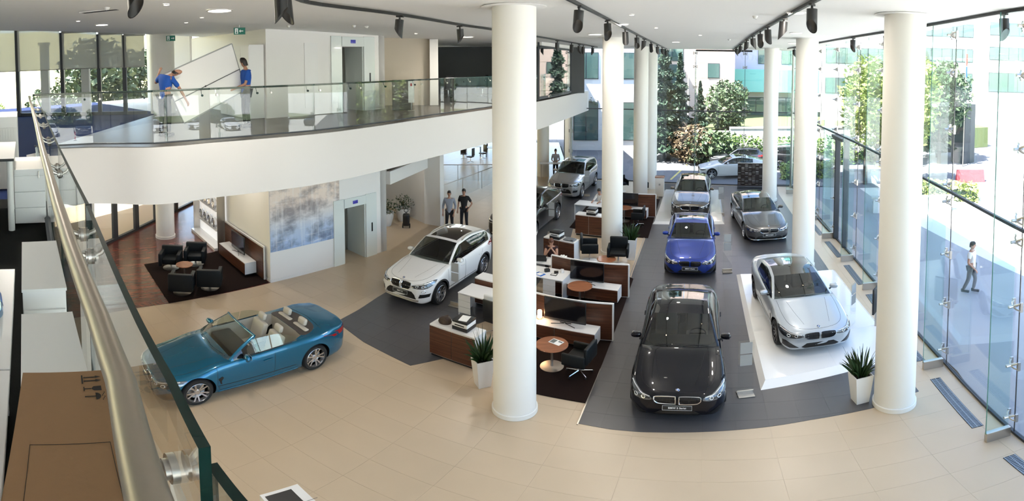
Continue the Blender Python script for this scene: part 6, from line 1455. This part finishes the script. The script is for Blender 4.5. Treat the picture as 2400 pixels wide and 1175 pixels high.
def ell(rx, ry, rz, cz_):
    def f():
        while 1:
            p = Vector((R.uniform(-1, 1), R.uniform(-1, 1), R.uniform(-1, 1)))
            if .35 < p.length < 1+.12*sin(p.x*9)*sin(p.z*8): return Vector((p.x*rx, p.y*ry, cz_+p.z*rz))
    return f
def cone(r, z0, z1):
    def f():
        t = R.random()**1.4; z = z0+(z1-z0)*t; lay = .72+.28*sin(z*6.0); rr = r*(1-t)*lay*sqrt(R.uniform(.25, 1)); a = R.uniform(0, 2*pi); return Vector((rr*cos(a), rr*sin(a), z-.12*rr))
    return f
def lm(n, c): m_ = mat(n, c, .6, var=.45, bs=1.6); return m_
GD, GM, GY, GB, BR = lm('conifer_green', (.022, .05, .026)), lm('leaf_green', (.07, .11, .05)), lm('yellow_green_leaf', (.26, .33, .09)), lm('hedge_green', (.11, .20, .04)), lm('brown_foliage', (.13, .09, .05))  # one base colour per foliage kind; young trees and low hedges are yellow-green
trunk = mat('bark', (.06, .045, .035), .9)
conif = foliage(5200, cone(2.3, .8, 9.6), .22, GD); round_ = foliage(3200, ell(2.1, 2.1, 2.2, 4.2), .20, GM); yel = foliage(2600, ell(1.5, 1.5, 2.4, 4.6), .17, GY); bush = foliage(1500, ell(1.6, 1.2, .9, .8), .14, GM); brn = foliage(1600, ell(1.7, 1.4, 1.3, 1.3), .14, BR)
def tree(kind, x, y, s, label, h=3):
    me, th = {'conifer': (conif, 9), 'round': (round_, 4), 'yellow': (yel, 4.5), 'bush': (bush, .7), 'brown': (brn, 1.2)}[kind]
    t = thing({'conifer': 'conifer', 'round': 'leafy_tree', 'yellow': 'young_tree', 'bush': 'bush', 'brown': 'shrub'}[kind], label, 'tree' if kind in ('conifer', 'round', 'yellow') else 'bush', (x, y, -.1), R.uniform(0, 6)); t.scale = (s, s, s)
    link('foliage', me, t, kind='stuff'); MB().tube([(0, 0, 0), (.05, 0, th*.5), (0, 0, th*.95)], [.14, .10, .03], 7).build('trunk', trunk, t)
tree('conifer', 10.4, 36.8, 1.0, 'tall dark conifer seen left of centre through the front glass')
tree('conifer', 12.4, 39.0, .85, 'second dark conifer just right of the tallest one')
tree('conifer', 13.6, 37.2, .62, 'shorter conifer in front of the pink stone wall')
tree('brown', 12.0, 34.9, 1.15, 'brownish shrub below the conifers'); tree('bush', 13.6, 34.3, 1.5, 'dark green bush right of the brownish shrub')
tree('round', 16.4, 38.0, .95, 'light green leafy tree above the retaining wall'); tree('bush', 18.2, 37.4, 1.2, 'round bush on top of the retaining wall')
tree('round', 5.2, 43.5, .9, 'leafy tree in front of the green glass building'); tree('bush', 19.8, 35.6, 1.1, 'bush at the end of the retaining wall')
tree('yellow', 20.0, 23.6, 1.15, 'yellow-green young tree left behind the right glass wall'); tree('yellow', 21.5, 21.0, 1.2, 'brightest yellow-green tree behind the right glass wall'); tree('round', 24.5, 27.5, 1.2, 'green tree between the entrance posts and the large right column')
tree('round', 29.5, 25.5, 1.25, 'green tree right of the large right column'); tree('conifer', 31.5, 27.5, .8, 'narrow conifer right of the large right column')
for k, (x, y, s, kd) in enumerate([(-27, 8, .8, 'yellow'), (-27.5, 17, 1.0, 'round'), (-29, 22, 1.5, 'round'), (-33, 12, 1.3, 'bush'), (-27, 1.5, 1.2, 'yellow'), (-36, 18, 1.5, 'bush'), (-30, 28, 1.4, 'round'), (-35, 5, 1.6, 'bush'), (-27.5, 12.6, .8, 'yellow')]):
    tree(kd, x, y, s, 'green %s on the hillside outside the left windows, %s from the left' % ('tree' if kd != 'bush' else 'bush', ['fifth', 'seventh', 'eighth', 'fourth', 'first', 'sixth', 'ninth', 'second', 'third'][k]))
# hedge, retaining wall
t = thing('hedge', 'bright green clipped hedge beyond the parked cars', 'hedge', (12.9, 34.4, -.05), atan2(-4.6, 9.6)); hl_ = 15.5
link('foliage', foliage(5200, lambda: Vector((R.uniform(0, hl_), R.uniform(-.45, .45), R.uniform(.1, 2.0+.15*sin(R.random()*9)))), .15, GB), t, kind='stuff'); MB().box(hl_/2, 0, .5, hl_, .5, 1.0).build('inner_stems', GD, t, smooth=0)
b = MB(); b.beam((11.5, 36.6), (15.5, 35.3), .4, -.1, 2.05).beam((15.5, 35.3), (28, 31.5), .4, -.1, 2.35).beam((11.5, 36.6), (15.5, 35.3), .5, 2.05, 2.15).beam((15.5, 35.3), (28, 31.5), .5, 2.35, 2.45); b.build('retaining_wall', conc, kind='structure', smooth=0)
MB().prism([(11.5, 36.9), (15.5, 35.6), (28, 31.8), (40, 28), (50, 50), (11, 50)], 0, 1.9).build('raised_ground', grass, kind='structure', smooth=0)
# buildings
stone = mat('pink_stone', (.62, .47, .40), .7, var=.06, bs=.5); tealp = mat('teal_panels', (.16, .42, .38), .25, coat=.4); gw_ = mat('green_window_glass', (.07, .13, .12), .06, .2, coat=1); wht = mat('white_render', (.72, .71, .70), .7); lav = mat('lavender_render', (.50, .47, .56), .7)
def building(name, label, a, b2, dep, z0, z1, m, bands=(), wins=()):
    t = thing(name, label, 'building', (a[0], a[1], z0), atan2(b2[1]-a[1], b2[0]-a[0])); L = math.dist(a, b2)
    MB().box(L/2, dep/2, (z1-z0)/2, L, dep, z1-z0).build('facade', m, t, smooth=0)
    for z, h, mm in bands: MB().box(L/2, -.03, z-z0+h/2, L, .1, h).build('band', mm, t, smooth=0)
    for x, z, w_, h in wins:
        f = MB().box(x+w_/2, -.01, z-z0+h/2, w_, .12, h).build('window', M['dark_metal'], t, smooth=0); n = max(1, round(w_/1.2))
        for k in range(n): MB().box(x+w_*(k+.5)/n, -.08, z-z0+h/2, w_/n-.08, .03, h-.12).build('pane', gw_, f, smooth=0)
    for k in range(1, int((z1-z0)/1.5)): MB().box(L/2, -.006, k*1.5, L, .012, .02).build('stone_joint', M['joint'], t, smooth=0) if m is stone else None
    return t
building('stone_building', 'pink stone building with a single small green window', (16.0, 47.4), (20.5, 45.6), 4.2, -.1, 16, stone, wins=[(2.0, 5.9, 1.25, 1.45)])
building('glass_building', 'building with tall green windows left of the pink stone one', (11.5, 49.0), (15.9, 47.5), 6, -.1, 16, stone, wins=[(.6, 4.2, 3.6, 3.0), (.6, 7.5, 3.6, 3.5)])
t = building('loading_building', 'lavender building with a teal canopy band right of the pink stone one', (21.8, 50.5), (31, 46.2), 9, -.1, 18, lav, wins=[(3.5, 7.4, 2.0, 2.6), (6.2, 7.4, 3.2, 1.6), (1.0, .2, 7.0, 3.6)])
MB().box(4.8, -1.2, 5.75, 11, 2.4, 2.35).build('teal_canopy', tealp, t, smooth=0, bevel=.02)
building('office_building', 'white and green office block at the left end of the front glass', (2.9, 42.0), (10.5, 41.0), 8, -.1, 14, wht, wins=[(.6, 5.9, 2.2, 2.2), (3.4, 5.9, 2.6, 2.2), (.6, .8, 2.2, 3.2), (3.4, .8, 2.6, 3.2)])
building('white_office_block', 'white office block with long ribbon windows at upper right', (36, 44), (56, 24), 12, -.1, 18, wht, wins=[(1, 5.0, 12.5, 2.0), (1, 8.2, 12.5, 1.5), (1, 11.0, 12.5, 1.5), (1, 13.9, 12.5, 1.3), (15.5, 5.0, 12, 2.2), (15.5, 8.6, 12, 1.5), (15.5, 11.4, 12, 1.5)])
building('glass_office', 'grey office block with strip windows behind the young trees', (29, 42), (37, 36), 2.0, -.1, 15, wht, wins=[(.5, 4.6, 9, 1.6), (.5, 7.6, 9, 1.6), (.5, 10.6, 9, 1.4)])
t = thing('sculpture', 'white abstract sculpture on a dark base outside at right', 'sculpture', (31.5, 24.6, 0)); MB().box(0, 0, 2.3, 1.4, 1.4, 4.6).build('base', M['dark_metal'], t, smooth=0); MB().tube([(0, 0, 4.6), (.35, 0, 5.1), (-.25, .1, 5.6), (.3, 0, 6.1), (0, 0, 6.5)], [.22, .3, .34, .26, .12], 10).build('figure', M['white'], t)
t = thing('flagpole', 'pole with a red and blue flag right of the large right column', 'flag', (30.0, 23.4, 0)); MB().tube([(0, 0, 0), (0, 0, 9)], .05, 6).build('pole', M['steel'], t); MB().box(.12, 0, 8.0, .25, .03, .9).build('red_cloth', M['red_lens'], t); MB().box(.12, 0, 7.1, .25, .03, .8).build('blue_cloth', M['blue_enamel'], t)
t = thing('traffic_barrier', 'red plastic road barrier outside at right', 'barrier', (26.0, 19.6, -.02), radians(-38)); b = MB(); b.add([(-1, -.25, 0), (1, -.25, 0), (1, .25, 0), (-1, .25, 0), (-.95, -.1, .8), (.95, -.1, .8), (.95, .1, .8), (-.95, .1, .8)], [(3, 2, 1, 0), (4, 5, 6, 7), (0, 1, 5, 4), (1, 2, 6, 5), (2, 3, 7, 6), (3, 0, 4, 7)]); b.build('body', mat('red_plastic', (.6, .05, .06), .5), t, smooth=0)
for x, y, lb_ in ((16.3, 18.4, 'low white garden wall outside the right glass, nearer'), (19.5, 24.5, 'low white garden wall under the yellow-green trees')):
    t = thing('garden_wall', lb_, 'wall', (x, y, -.05), radians(-35)); MB().box(2, 0, .35, 4.2, .3, .9).build('wall_body', wht, t, smooth=0); MB().box(2, 0, .82, 4.4, .4, .06).build('coping', conc, t, smooth=0)
for x, y, rz, lb_ in ((14.4, 27.6, 0, 'bright green low hedge outside the entrance posts'), (18.6, 19.5, -.7, 'yellow-green low hedge outside the middle of the right glass')):
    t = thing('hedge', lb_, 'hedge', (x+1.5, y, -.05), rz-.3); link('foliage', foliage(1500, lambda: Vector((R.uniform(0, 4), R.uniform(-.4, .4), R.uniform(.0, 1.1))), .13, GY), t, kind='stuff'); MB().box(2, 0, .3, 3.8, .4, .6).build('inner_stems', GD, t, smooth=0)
for k in range(5):
    a_, b_ = UW[k+1], UW[k+2]; q_ = lerp(a_, b_, .5); an_ = atan2(b_[1]-a_[1], b_[0]-a_[0])
    t = thing('facade_post', 'white square post outside the upper left windows, %s from the left' % ('first', 'second', 'third', 'fourth', 'fifth', 'sixth')[k], 'post', (q_[0]+sin(an_)*-.9, q_[1]+cos(an_)*.9, 0), an_); MB().box(0, 0, 4.1, .34, .3, 8.2).build('shaft', wht, t, smooth=0); MB().box(0, 0, 8.25, .45, .4, .1).build('cap', wht, t, smooth=0)
# ---- parked cars outside
pk = dict(SP['four']); pk.update(pn='parked_white', col=(.75, .76, .78), metal=0, plate='', sun=(2.5, 3.1), doors=2, glass=M['car_glass']); pk.pop('_w', None); pk.pop('vent', None)
pw_ = build_car(pk, 'white coupe parked outside behind the sample board', 'parked cars', lod=1); pw_.location = (13.15, 29.75, -.03); pw_.rotation_euler = (0, 0, radians(167))
hk = dict(SP['small_suv']); hk.update(dim=(4.1, 1.75, 1.45, 2.55, .80), pn='parked_grey', col=(.05, .055, .065), metal=.6, plate='', hood=(.70, .84, 1.0), belt=.94, grille=(.62, .14, .3), roof0=(2.05, 1.40), roof1=3.5, rear=4.0, zr2=1.38, zr3=1.05, win_end=3.6, cpil=None, r=.32, cladding=0, steel_bars=0, deckz=(1.0, .98)); hk.pop('_w', None); hk.pop('cpil')
ph_ = build_car(hk, 'dark grey hatchback parked behind the white coupe', 'parked cars', lod=1); ph_.location = (14.9, 32.4, -.03); ph_.rotation_euler = (0, 0, radians(160))
bk = dict(SP['big_suv']); bk.update(pn='parked_black', col=(.008, .008, .010), metal=.3, plate=''); bk.pop('_w', None)
pb_ = build_car(bk, 'black off-road car parked outside between the two right columns', 'parked cars', lod=1); pb_.location = (18.9, 29.8, -.03); pb_.rotation_euler = (0, 0, radians(-38))
def park(src, x, y, rz, label):
    c = copy_tree(src); c.location = (x, y, -.03); c.rotation_euler = (0, 0, rz); c['label'] = label; c['group'] = 'parked cars'
rr_ = atan2(-.47, .88)
spots = [(33, -19.5, 'leftmost'), (34.8, -16.0, 'second'), (36.6, -12.4, 'third'), (38.4, -8.6, 'fourth'), (40.4, -4.6, 'fifth'), (43.5, 1.0, 'sixth'), (45.5, 6.0, 'last')]
for k, (x, y, s) in enumerate(spots): park((pw_, pw_, pb_, ph_, pw_, pw_, ph_)[k], x, y, rr_+pi+(0 if k < 5 else .9), 'parked car in the row across the plaza, %s seen mirrored in the balustrade glass' % s)
park(pw_, -23.5, 10.5, radians(-80), 'white car parked outside the lower left windows, nearer'); park(ph_, -24, 17.5, radians(-80), 'dark car parked outside the lower left windows, farther')
for k, (x, y) in enumerate(((28, -17), (29.5, -14), (31, -11))):
    t = thing('traffic_bollard', 'red and white bollard mirrored in the balustrade glass, %s of three' % ('left', 'middle', 'right')[k], 'bollard', (x, y, -.02), 0, 'bollards'); MB().cyl(0, 0, 0, .06, .2).build('foot', M['black'], t); MB().cyl(0, 0, .06, .9, .05).build('post', mat('bollard_red', (.6, .04, .03), .5), t); MB().cyl(0, 0, .45, .6, .052).build('white_band', M['white'], t)
MB().prism([(40, -30), (48, -34), (60, 0), (54, 8)], -.1, .2).build('verge', grass, kind='structure', smooth=0)
for k, (x, y) in enumerate(((42, -22), (44, -18), (46, -13), (48, -8))): tree('bush', x, y, 1.6, 'bush mirrored in the balustrade glass behind the parked cars, %s' % ('first', 'second', 'third', 'fourth')[k])
